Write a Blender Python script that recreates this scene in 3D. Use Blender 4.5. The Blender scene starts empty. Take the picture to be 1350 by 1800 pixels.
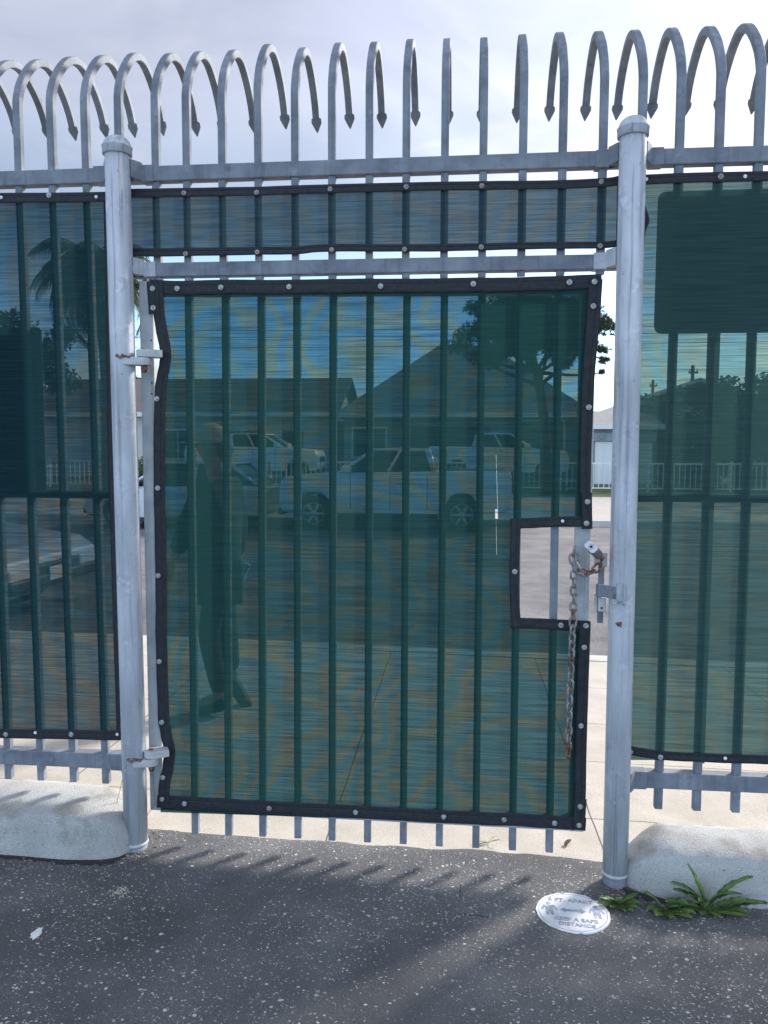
import bpy, bmesh, math, random
from mathutils import Vector, Matrix, noise as mnoise
random.seed(7)
S = bpy.context.scene
C = S.collection
R = math.radians

# ------------------------------------------------------------------ camera, sky, sun, exposure
PITCH, YAW, ROLL, FOC = -0.0796, -0.0983, 0.0031, 1350.0        # FOC in photo pixels (1350 x 1800)
CAM = Vector((0.0, -3.0, 1.655))
fw = Vector((math.sin(YAW)*math.cos(PITCH), math.cos(YAW)*math.cos(PITCH), math.sin(PITCH)))
rt = Vector((math.cos(YAW), -math.sin(YAW), 0)); up = rt.cross(fw)
r2 = rt*math.cos(ROLL) + up*math.sin(ROLL); u2 = -rt*math.sin(ROLL) + up*math.cos(ROLL)
cam = bpy.data.cameras.new('camera'); camo = bpy.data.objects.new('camera', cam); C.objects.link(camo)
camo.matrix_world = Matrix(((r2.x, u2.x, -fw.x, CAM.x), (r2.y, u2.y, -fw.y, CAM.y), (r2.z, u2.z, -fw.z, CAM.z), (0, 0, 0, 1)))
cam.sensor_fit = 'VERTICAL'; cam.sensor_height = 24.0; cam.lens = 24.0*FOC/1800.0
cam.clip_start = 0.05; cam.clip_end = 3000
S.camera = camo
S.render.resolution_x, S.render.resolution_y = 768, 1024
S.view_settings.view_transform = 'Standard'; S.view_settings.look = 'None'
S.view_settings.exposure = 0.75; S.view_settings.gamma = 1.0
S.cycles.transparent_max_bounces = 24
S.cycles.max_bounces = 6

SUN_EL, SUN_AZ = R(28), R(45)          # azimuth from +Y (street) towards +X
wd = bpy.data.worlds.new('World'); S.world = wd; wd.use_nodes = True
nt = wd.node_tree; nt.nodes.clear()
def N(t, kind, **kw):
    n = t.nodes.new(kind)
    for k, v in kw.items():
        if k.startswith('i_'):
            key = k[2:]; key = int(key) if key.isdigit() else key.replace('_', ' ')
            n.inputs[key].default_value = v
        else: setattr(n, k, v)
    return n
sky = N(nt, 'ShaderNodeTexSky', sky_type='NISHITA', sun_disc=False, sun_elevation=SUN_EL, sun_rotation=SUN_AZ, air_density=1.0, dust_density=1.0, ozone_density=1.5)
tc = N(nt, 'ShaderNodeTexCoord')
mp = N(nt, 'ShaderNodeMapping'); mp.inputs['Scale'].default_value = (1.0, 1.0, 2.6); mp.inputs['Rotation'].default_value = (0, R(20), R(30))
nz = N(nt, 'ShaderNodeTexNoise', i_Scale=2.2, i_Detail=7.0, i_Roughness=0.52, i_Distortion=0.6)
cr = N(nt, 'ShaderNodeValToRGB'); cr.color_ramp.elements[0].position = 0.36; cr.color_ramp.elements[1].position = 0.62
sx = N(nt, 'ShaderNodeSeparateXYZ')
rm = N(nt, 'ShaderNodeMapRange', i_1=0.16, i_2=0.34, i_3=0.12, i_4=1.0)       # more cloud higher up
mlt = N(nt, 'ShaderNodeMath', operation='MULTIPLY')
mxa = N(nt, 'ShaderNodeMath', operation='MAXIMUM')
lo = N(nt, 'ShaderNodeMapRange', i_1=0.2, i_2=0.4, i_3=0.0, i_4=0.72)
mix = N(nt, 'ShaderNodeMix', data_type='RGBA')
nz2 = N(nt, 'ShaderNodeTexNoise', i_Scale=2.6, i_Detail=6.0, i_Roughness=0.5, i_Distortion=0.9)
ccol = N(nt, 'ShaderNodeValToRGB'); ccol.color_ramp.elements[0].position = 0.38; ccol.color_ramp.elements[1].position = 0.66
ccol.color_ramp.elements[0].color = (3.7, 3.85, 4.65, 1); ccol.color_ramp.elements[1].color = (4.95, 5.1, 5.9, 1)
dotp = N(nt, 'ShaderNodeVectorMath', operation='DOT_PRODUCT')
sdir = Vector((math.cos(SUN_EL)*math.sin(SUN_AZ), math.cos(SUN_EL)*math.cos(SUN_AZ), math.sin(SUN_EL)))
dotp.inputs[1].default_value = sdir
glow = N(nt, 'ShaderNodeMapRange', i_1=0.60, i_2=1.0, i_3=1.0, i_4=2.1)
glm = N(nt, 'ShaderNodeMix', data_type='RGBA', blend_type='MULTIPLY'); glm.inputs[0].default_value = 1.0
bg = N(nt, 'ShaderNodeBackground', i_Strength=0.1)
wo = N(nt, 'ShaderNodeOutputWorld')
L = nt.links.new
L(tc.outputs['Generated'], mp.inputs[0]); L(mp.outputs[0], nz.inputs['Vector']); L(nz.outputs[0], cr.inputs[0])
L(mp.outputs[0], nz2.inputs['Vector']); L(nz2.outputs[0], ccol.inputs[0])
L(tc.outputs['Generated'], sx.inputs[0]); L(sx.outputs[2], rm.inputs[0]); L(sx.outputs[2], lo.inputs[0])
L(cr.outputs[0], mlt.inputs[0]); L(rm.outputs[0], mlt.inputs[1]); L(mlt.outputs[0], mxa.inputs[0]); L(lo.outputs[0], mxa.inputs[1])
L(mxa.outputs[0], mix.inputs[0]); L(sky.outputs[0], mix.inputs[6])
L(tc.outputs['Generated'], dotp.inputs[0]); L(dotp.outputs['Value'], glow.inputs[0])
L(ccol.outputs[0], glm.inputs[6]); L(glow.outputs[0], glm.inputs[7]); L(glm.outputs[2], mix.inputs[7])
bk = N(nt, 'ShaderNodeMapRange', i_1=0.1, i_2=-0.5, i_3=0.0, i_4=1.0)      # sky behind the camera brightened, added fill for shaded faces
bkm = N(nt, 'ShaderNodeMix', data_type='RGBA', blend_type='MULTIPLY'); bkm.inputs[7].default_value = (1.55, 1.62, 1.72, 1)
L(sx.outputs[1], bk.inputs[0]); L(bk.outputs[0], bkm.inputs[0]); L(mix.outputs[2], bkm.inputs[6])
hz0 = N(nt, 'ShaderNodeMapRange', i_1=0.17, i_2=0.27, i_3=1.0, i_4=0.0)        # bright blue low sky
hzc = N(nt, 'ShaderNodeMix', data_type='RGBA')
hzm = N(nt, 'ShaderNodeMix', data_type='RGBA', blend_type='MULTIPLY'); hzm.inputs[0].default_value = 1.0
L(sx.outputs[2], hz0.inputs[0]); L(bkm.outputs[2], hzm.inputs[6]); L(hz0.outputs[0], hzc.inputs[0]); hzc.inputs[6].default_value = (1, 1, 1, 1); hzc.inputs[7].default_value = (1.5, 1.85, 2.2, 1); L(hzc.outputs[2], hzm.inputs[7])
L(hzm.outputs[2], bg.inputs[0]); L(bg.outputs[0], wo.inputs[0])
sl = bpy.data.lights.new('sun', 'SUN'); sl.energy = 3.9; sl.angle = R(9.0); sl.color = (1.0, 0.95, 0.88)
so = bpy.data.objects.new('sun', sl); C.objects.link(so)
so.rotation_euler = sdir.to_track_quat('Z', 'Y').to_euler(); so.location = (20, 20, 30)

# ------------------------------------------------------------------ pixel <-> place
def ray(px, py): return fw*FOC + r2*(px-675) + u2*(900-py)
def W(px, py, Y=0.0):
    d = ray(px, py); return CAM + d*((Y-CAM.y)/d.y)
def tilt(x): return -0.0187*max(-2.5, min(2.5, x+0.38))
def G(px, py, z=0.0, t=True):
    zz = z
    for _ in range(4):
        d = ray(px, py); p = CAM + d*((zz-CAM.z)/d.z)
        zz = z + (tilt(p.x) if t else 0)
    return p

# ------------------------------------------------------------------ materials
def mat(name, col=(0.5, 0.5, 0.5), rough=0.6, metal=0.0, spec=None):
    m = bpy.data.materials.new(name); m.use_nodes = True
    b = m.node_tree.nodes['Principled BSDF']
    b.inputs['Base Color'].default_value = (*col, 1); b.inputs['Roughness'].default_value = rough; b.inputs['Metallic'].default_value = metal
    if spec is not None: b.inputs['Specular IOR Level'].default_value = spec
    return m
def ramp(t, stops):
    r = t.nodes.new('ShaderNodeValToRGB'); e = r.color_ramp.elements
    while len(e) < len(stops): e.new(0.5)
    for i, (p, c) in enumerate(stops):
        e[i].position = p; e[i].color = (*c, 1) if len(c) == 3 else c
    return r
def noisy(name, stops, scale=8, detail=5, rough=0.6, metal=0.0, stretch=(1, 1, 1), bump=0.0, bscale=None, dist=0.0, spec=None, nrough=0.55):
    m = mat(name, (0.5,)*3, rough, metal, spec); t = m.node_tree; b = t.nodes['Principled BSDF']
    c = t.nodes.new('ShaderNodeTexCoord'); mp = t.nodes.new('ShaderNodeMapping'); mp.inputs['Scale'].default_value = stretch
    n = N(t, 'ShaderNodeTexNoise', i_Scale=scale, i_Detail=detail, i_Roughness=nrough, i_Distortion=dist); r = ramp(t, stops)
    t.links.new(c.outputs['Object'], mp.inputs[0]); t.links.new(mp.outputs[0], n.inputs['Vector']); t.links.new(n.outputs[0], r.inputs[0])
    t.links.new(r.outputs[0], b.inputs['Base Color'])
    if bump:
        n2 = N(t, 'ShaderNodeTexNoise', i_Scale=bscale or scale*4, i_Detail=6.0); bp = N(t, 'ShaderNodeBump', i_Strength=bump, i_Distance=0.01)
        t.links.new(mp.outputs[0], n2.inputs['Vector']); t.links.new(n2.outputs[0], bp.inputs['Height']); t.links.new(bp.outputs[0], b.inputs['Normal'])
    return m
M = {}
def galv(name, lo, hi, spangle=0.35, streak=(1, 1, 1), drip=0.25):
    m = noisy(name, [(0.3, lo), (0.68, hi)], 9, 6, 0.72, 0.05, streak, 0.06, 60)
    t = m.node_tree; b = t.nodes['Principled BSDF']
    src = b.inputs['Base Color'].links[0].from_socket
    v = N(t, 'ShaderNodeTexVoronoi', i_Scale=60.0); c = t.nodes.new('ShaderNodeTexCoord')
    n = N(t, 'ShaderNodeTexNoise', i_Scale=14.0, i_Detail=3.0); rr = ramp(t, [(0.5, (0, 0, 0)), (0.7, (1, 1, 1))])
    mx = N(t, 'ShaderNodeMix', data_type='RGBA', blend_type='OVERLAY'); mu = N(t, 'ShaderNodeMath', operation='MULTIPLY'); mu.inputs[1].default_value = spangle
    bw = N(t, 'ShaderNodeRGBToBW')
    t.links.new(c.outputs['Object'], v.inputs['Vector']); t.links.new(c.outputs['Object'], n.inputs['Vector'])
    t.links.new(n.outputs[0], rr.inputs[0]); t.links.new(rr.outputs[0], mu.inputs[0]); t.links.new(mu.outputs[0], mx.inputs[0])
    t.links.new(v.outputs['Color'], bw.inputs[0]); t.links.new(src, mx.inputs[6]); t.links.new(bw.outputs[0], mx.inputs[7]); # runs and scuffs
    mp = t.nodes.new('ShaderNodeMapping'); mp.inputs['Scale'].default_value = (55, 55, 1.3); t.links.new(c.outputs['Object'], mp.inputs[0])
    n5 = N(t, 'ShaderNodeTexNoise', i_Scale=1.0, i_Detail=5.0, i_Roughness=0.65); t.links.new(mp.outputs[0], n5.inputs['Vector'])
    r5 = ramp(t, [(0.3, (1-drip,)*3), (0.48, (1, 1, 1)), (0.64, (1, 1, 1)), (0.74, (1+drip*.6,)*3)]); t.links.new(n5.outputs[0], r5.inputs[0])
    m5 = N(t, 'ShaderNodeMix', data_type='RGBA', blend_type='MULTIPLY'); m5.inputs[0].default_value = 1.0
    t.links.new(mx.outputs[2], m5.inputs[6]); t.links.new(r5.outputs[0], m5.inputs[7])
    n6 = N(t, 'ShaderNodeTexNoise', i_Scale=38.0, i_Detail=4.0, i_Roughness=0.7); t.links.new(c.outputs['Object'], n6.inputs['Vector'])
    r6 = ramp(t, [(0.26, (0.45, 0.42, 0.40)), (0.34, (1, 1, 1)), (0.7, (1, 1, 1)), (0.76, (1.25, 1.25, 1.25))]); t.links.new(n6.outputs[0], r6.inputs[0])
    m6 = N(t, 'ShaderNodeMix', data_type='RGBA', blend_type='MULTIPLY'); m6.inputs[0].default_value = 0.8
    t.links.new(m5.outputs[2], m6.inputs[6]); t.links.new(r6.outputs[0], m6.inputs[7]); t.links.new(m6.outputs[2], b.inputs['Base Color'])
    return m
M['galv'] = galv('galvanised_steel', (0.115, 0.130, 0.155), (0.225, 0.245, 0.28))
M['post'] = galv('galvanised_post', (0.30, 0.315, 0.345), (0.54, 0.555, 0.59), 0.3, (1, 1, 0.25), 0.5)
M['frame'] = galv('grey_gate_frame', (0.30, 0.32, 0.33), (0.45, 0.47, 0.48), 0.15)
M['lug'] = noisy('grey_painted_lug', [(0.3, (0.36, 0.36, 0.36)), (0.6, (0.5, 0.5, 0.49)), (0.75, (0.30, 0.24, 0.19))], 25, 5, 0.55)
M['rust'] = noisy('rusty_steel', [(0.3, (0.05, 0.028, 0.02)), (0.5, (0.17, 0.075, 0.045)), (0.7, (0.30, 0.28, 0.27))], 70, 5, 0.8)
M['chain'] = noisy('weathered_chain', [(0.42, (0.30, 0.30, 0.30)), (0.62, (0.20, 0.15, 0.12)), (0.75, (0.16, 0.07, 0.045))], 45, 4, 0.5, 0.5)
M['silver'] = mat('polished_lock_face', (0.78, 0.80, 0.84), 0.3, 0.4)
M['lockside'] = noisy('worn_lock_body', [(0.4, (0.17, 0.15, 0.14)), (0.65, (0.28, 0.26, 0.25))], 60, 4, 0.45, 0.6)
M['black'] = mat('black', (0.012, 0.012, 0.014), 0.5)
M['hem'] = noisy('black_webbing_hem', [(0.35, (0.010, 0.012, 0.016)), (0.7, (0.020, 0.024, 0.031))], 60, 3, 0.75, 0, (1, 1, 1), 0.3, 300)
M['washer'] = noisy('zinc_washer', [(0.35, (0.26, 0.26, 0.26)), (0.7, (0.55, 0.55, 0.55))], 150, 3, 0.4, 0.5)
M['washer_rust'] = noisy('rusty_washer', [(0.35, (0.22, 0.19, 0.17)), (0.7, (0.42, 0.38, 0.35))], 120, 3, 0.5, 0.4)
M['lit_hole'] = mat('white_lit_hole', (0.85, 0.85, 0.85), 0.4)  # white discs painted as daylight showing through open grommet holes
M['sign'] = mat('grey_sign_back', (0.30, 0.32, 0.35), 0.75)

M['sign_dark'] = mat('dark_sign_back', (0.03, 0.035, 0.05), 0.8)

def cloth_mat(name, T, Dcol, tears=(), amp=1.0):
    m = bpy.data.materials.new(name); m.use_nodes = True; t = m.node_tree; t.nodes.clear(); k = t.links.new
    c = t.nodes.new('ShaderNodeTexCoord')
    def lines(sx_, sz_, det):
        a = t.nodes.new('ShaderNodeMapping'); a.inputs['Scale'].default_value = (sx_, 0.0, sz_); k(c.outputs['Object'], a.inputs[0])
        n = N(t, 'ShaderNodeTexNoise', i_Scale=1.0, i_Detail=det, i_Roughness=0.6); k(a.outputs[0], n.inputs['Vector']); return n
    n1 = lines(4.0, 170.0, 2.5); r1 = ramp(t, [(0.34, (0.58, 0.58, 0.58)), (0.5, (0.98, 0.98, 0.98)), (0.66, (1.38, 1.38, 1.38))]); k(n1.outputs[0], r1.inputs[0])
    # camera moire painted into the cloth: slow drifting warm and cool bands
    n2 = lines(1.6, 1.8, 2.0); n3 = lines(2.2, 42.0, 2.0)
    sx = t.nodes.new('ShaderNodeSeparateXYZ'); k(c.outputs['Object'], sx.inputs[0])
    a1 = N(t, 'ShaderNodeMath', operation='MULTIPLY'); a1.inputs[1].default_value = 34.0; k(sx.outputs[0], a1.inputs[0])
    a2 = N(t, 'ShaderNodeMath', operation='MULTIPLY'); a2.inputs[1].default_value = 60.0; k(n2.outputs[0], a2.inputs[0])
    a3 = N(t, 'ShaderNodeMath', operation='ADD'); k(a1.outputs[0], a3.inputs[0]); k(a2.outputs[0], a3.inputs[1])
    a4 = N(t, 'ShaderNodeMath', operation='MULTIPLY_ADD'); a4.inputs[1].default_value = 2.2; k(n3.outputs[0], a4.inputs[0]); k(a3.outputs[0], a4.inputs[2])
    a5 = N(t, 'ShaderNodeMath', operation='SINE'); k(a4.outputs[0], a5.inputs[0])
    a6 = N(t, 'ShaderNodeMath', operation='MULTIPLY_ADD'); a6.inputs[1].default_value = 0.5; a6.inputs[2].default_value = 0.5; k(a5.outputs[0], a6.inputs[0])
    tint = ramp(t, [(0.0, (1-.34*amp, 1.0, 1+.32*amp)), (0.5, (0.94, 1.0, 1.02)), (1.0, (1+.36*amp, 1.0, 1-.30*amp))]); k(a6.outputs[0], tint.inputs[0])
    m1 = N(t, 'ShaderNodeMix', data_type='RGBA', blend_type='MULTIPLY'); m1.inputs[0].default_value = 1.0; k(r1.outputs[0], m1.inputs[6]); k(tint.outputs[0], m1.inputs[7])
    m2 = N(t, 'ShaderNodeMix', data_type='RGBA', blend_type='MULTIPLY'); m2.inputs[0].default_value = 1.0; k(m1.outputs[2], m2.inputs[6]); m2.inputs[7].default_value = (*T, 1)
    col = m2.outputs[2]
    if tears:
        acc = None
        for (x0, z0, x1, z1, w) in tears:      # slits cut through the fabric
            u = N(t, 'ShaderNodeMapRange', clamp=False); u.inputs[1].default_value = z0; u.inputs[2].default_value = z1; u.inputs[3].default_value = x0; u.inputs[4].default_value = x1; k(sx.outputs[2], u.inputs[0])
            d = N(t, 'ShaderNodeMath', operation='SUBTRACT'); k(sx.outputs[0], d.inputs[0]); k(u.outputs[0], d.inputs[1])
            ab = N(t, 'ShaderNodeMath', operation='ABSOLUTE'); k(d.outputs[0], ab.inputs[0])
            lt = N(t, 'ShaderNodeMath', operation='LESS_THAN'); lt.inputs[1].default_value = w; k(ab.outputs[0], lt.inputs[0])
            g1 = N(t, 'ShaderNodeMath', operation='GREATER_THAN'); g1.inputs[1].default_value = min(z0, z1); k(sx.outputs[2], g1.inputs[0])
            g2 = N(t, 'ShaderNodeMath', operation='LESS_THAN'); g2.inputs[1].default_value = max(z0, z1); k(sx.outputs[2], g2.inputs[0])
            p = N(t, 'ShaderNodeMath', operation='MULTIPLY'); k(lt.outputs[0], p.inputs[0]); k(g1.outputs[0], p.inputs[1])
            q = N(t, 'ShaderNodeMath', operation='MULTIPLY'); k(p.outputs[0], q.inputs[0]); k(g2.outputs[0], q.inputs[1])
            if acc is None: acc = q
            else:
                s = N(t, 'ShaderNodeMath', operation='MAXIMUM'); k(acc.outputs[0], s.inputs[0]); k(q.outputs[0], s.inputs[1]); acc = s
    tr = t.nodes.new('ShaderNodeBsdfTransparent'); k(col, tr.inputs[0])
    df = N(t, 'ShaderNodeBsdfDiffuse'); tl = N(t, 'ShaderNodeBsdfTranslucent')
    dr = ramp(t, [(0.3, tuple(x*0.75 for x in Dcol)), (0.7, tuple(x*1.2 for x in Dcol))]); k(n1.outputs[0], dr.inputs[0]); k(dr.outputs[0], df.inputs[0])
    tl.inputs[0].default_value = (Dcol[0]*0.25, Dcol[1]*0.3, Dcol[2]*0.28, 1)
    s1 = t.nodes.new('ShaderNodeAddShader'); s2 = t.nodes.new('ShaderNodeAddShader'); o = t.nodes.new('ShaderNodeOutputMaterial')
    k(df.outputs[0], s1.inputs[0]); k(tl.outputs[0], s1.inputs[1]); k(s1.outputs[0], s2.inputs[0]); k(tr.outputs[0], s2.inputs[1])
    fin = s2.outputs[0]
    if tears:
        ms = t.nodes.new('ShaderNodeMixShader'); t2 = t.nodes.new('ShaderNodeBsdfTransparent')
        k(acc.outputs[0], ms.inputs[0]); k(fin, ms.inputs[1]); k(t2.outputs[0], ms.inputs[2]); fin = ms.outputs[0]
    k(fin, o.inputs[0])
    return m

# ------------------------------------------------------------------ object helpers
ORG = {}
def thing(name, label, cat, loc=(0, 0, 0), rz=0.0, group=None, local=False):
    o = bpy.data.objects.new(name, None); C.objects.link(o); o.location = loc; o.rotation_euler = (0, 0, rz)
    o.empty_display_size = 0.1
    o['label'] = label; o['category'] = cat
    if group: o['group'] = group
    ORG[o.name] = Vector((0, 0, 0)) if local else Vector(loc)
    return o
def obj(name, bm, m, parent=None, smooth=False, label=None, cat=None, group=None, kind=None, mats=None):
    me = bpy.data.meshes.new(name)
    off = ORG[parent.name] if parent else Vector((0, 0, 0))
    if off.length: bmesh.ops.translate(bm, verts=bm.verts, vec=-off)
    bmesh.ops.recalc_face_normals(bm, faces=bm.faces)
    bm.to_mesh(me); bm.free()
    if smooth:
        for p in me.polygons: p.use_smooth = True
    for x in ([m] if mats is None else mats): me.materials.append(x)
    o = bpy.data.objects.new(name, me); C.objects.link(o)
    if parent: o.parent = parent; ORG[o.name] = off
    else: ORG[o.name] = Vector((0, 0, 0))
    if label: o['label'] = label
    if cat: o['category'] = cat
    if group: o['group'] = group
    if kind: o['kind'] = kind
    return o
def solid(name, bm, m, label, cat, base=None, group=None, smooth=False, kind=None, mats=None):
    """one-mesh thing whose origin sits at its base"""
    b = Vector(base) if base is not None else Vector((0, 0, 0))
    bmesh.ops.translate(bm, verts=bm.verts, vec=-b)
    o = obj(name, bm, m, None, smooth, label, cat, group, kind, mats); o.location = b; ORG[o.name] = b
    return o
def copy_tree(o, parent=None):
    c = o.copy(); C.objects.link(c); c.parent = parent
    ORG[c.name] = Vector((0, 0, 0))
    for ch in list(o.children): copy_tree(ch, c)
    return c
def nb(): return bmesh.new()
def box(bm, x0, x1, y0, y1, z0, z1, bev=0.0, mi=0, fn=None):
    r = bmesh.ops.create_cube(bm, size=1.0); vs = r['verts']
    for v in vs:
        v.co = Vector((x0 if v.co.x < 0 else x1, y0 if v.co.y < 0 else y1, z0 if v.co.z < 0 else z1))
    fs = list({f for v in vs for f in v.link_faces})
    if fn:
        for v in vs: v.co = fn(v.co)
    if bev:
        es = list({e for v in vs for e in v.link_edges})
        rr = bmesh.ops.bevel(bm, geom=es, offset=bev, segments=2, affect='EDGES', profile=0.5)
        fs = list(set(rr['faces']) | {f for f in fs if f.is_valid})
    for f in fs:
        if f.is_valid: f.material_index = mi
    return vs
def frames(pts):
    out = []; n = len(pts); prev = None
    for i in range(n):
        t = (pts[min(i+1, n-1)] - pts[max(i-1, 0)]).normalized()
        if prev is None:
            a = Vector((0, 0, 1)) if abs(t.z) < 0.9 else Vector((1, 0, 0))
            u = t.cross(a).normalized()
        else:
            u = (prev - t*prev.dot(t)).normalized()
        prev = u; out.append((t, u, t.cross(u)))
    return out
def tube(bm, pts, rad, n=8, caps=True, closed=False, mi=0):
    pts = [Vector(p) for p in pts]
    rr = rad if isinstance(rad, (list, tuple)) else [rad]*len(pts)
    if closed:
        fr = []; m = len(pts); prev = None
        for i in range(m):
            t = (pts[(i+1) % m]-pts[i-1]).normalized()
            if prev is None:
                a = Vector((0, 0, 1)) if abs(t.z) < 0.9 else Vector((1, 0, 0)); u = t.cross(a).normalized()
            else: u = (prev-t*prev.dot(t)).normalized()
            prev = u; fr.append((t, u, t.cross(u)))
    else: fr = frames(pts)
    rings = []
    for p, (t, u, w), r in zip(pts, fr, rr):
        rings.append([bm.verts.new(p + u*r*math.cos(2*math.pi*k/n) + w*r*math.sin(2*math.pi*k/n)) for k in range(n)])
    m = len(rings)
    for i in range(m if closed else m-1):
        a, b = rings[i], rings[(i+1) % m]
        for k in range(n):
            f = bm.faces.new((a[k], a[(k+1) % n], b[(k+1) % n], b[k])); f.material_index = mi; f.smooth = True
    if caps and not closed:
        for rg in (rings[0], rings[-1]):
            f = bm.faces.new(rg); f.material_index = mi
def lathe(bm, c, prof, n=24, axis='z', mi=0, cap=True):
    c = Vector(c); rings = []
    for r, h in prof:
        rg = []
        for k in range(n):
            a = 2*math.pi*k/n; ca, sa = r*math.cos(a), r*math.sin(a)
            v = {'z': Vector((ca, sa, h)), 'y': Vector((ca, h, sa)), 'x': Vector((h, ca, sa))}[axis]
            rg.append(bm.verts.new(c+v))
        rings.append(rg)
    for a, b in zip(rings, rings[1:]):
        for k in range(n):
            f = bm.faces.new((a[k], a[(k+1) % n], b[(k+1) % n], b[k])); f.material_index = mi; f.smooth = True
    if cap:
        for rg in (rings[0], rings[-1]): bm.faces.new(rg).material_index = mi
def prism(bm, poly, d0, d1, plane='xz', mi=0, bev=0.0):
    """extrude polygon (a,b) between d0 and d1 along the third axis"""
    def P(a, b, d): return {'xz': Vector((a, d, b)), 'yz': Vector((d, a, b)), 'xy': Vector((a, b, d))}[plane]
    v0 = [bm.verts.new(P(a, b, d0)) for a, b in poly]; v1 = [bm.verts.new(P(a, b, d1)) for a, b in poly]
    fs = [bm.faces.new(v0), bm.faces.new(v1)]; n = len(poly)
    for i in range(n): fs.append(bm.faces.new((v0[i], v0[(i+1) % n], v1[(i+1) % n], v1[i])))
    for f in fs: f.material_index = mi
    if bev:
        es = [e for f in fs[:2] for e in f.edges]
        bmesh.ops.bevel(bm, geom=es, offset=bev, segments=2, affect='EDGES', profile=0.5)
    return v0, v1
def cat3(P, n=6):
    out = []
    for i in range(len(P)-1):
        p0, p1, p2, p3 = P[max(i-1, 0)], P[i], P[i+1], P[min(i+2, len(P)-1)]
        for s in range(n):
            t = s/n; out.append(0.5*((2*p1)+(-p0+p2)*t+(2*p0-5*p1+4*p2-p3)*t*t+(-p0+3*p1-3*p2+p3)*t**3))
    out.append(P[-1]); return out
def lerp(a, b, t): return a+(b-a)*t
def interp(tab, x):
    if x <= tab[0][0]: return tab[0][1]
    for (a, va), (b, vb) in zip(tab, tab[1:]):
        if x <= b: return lerp(va, vb, (x-a)/(b-a))
    return tab[-1][1]

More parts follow.
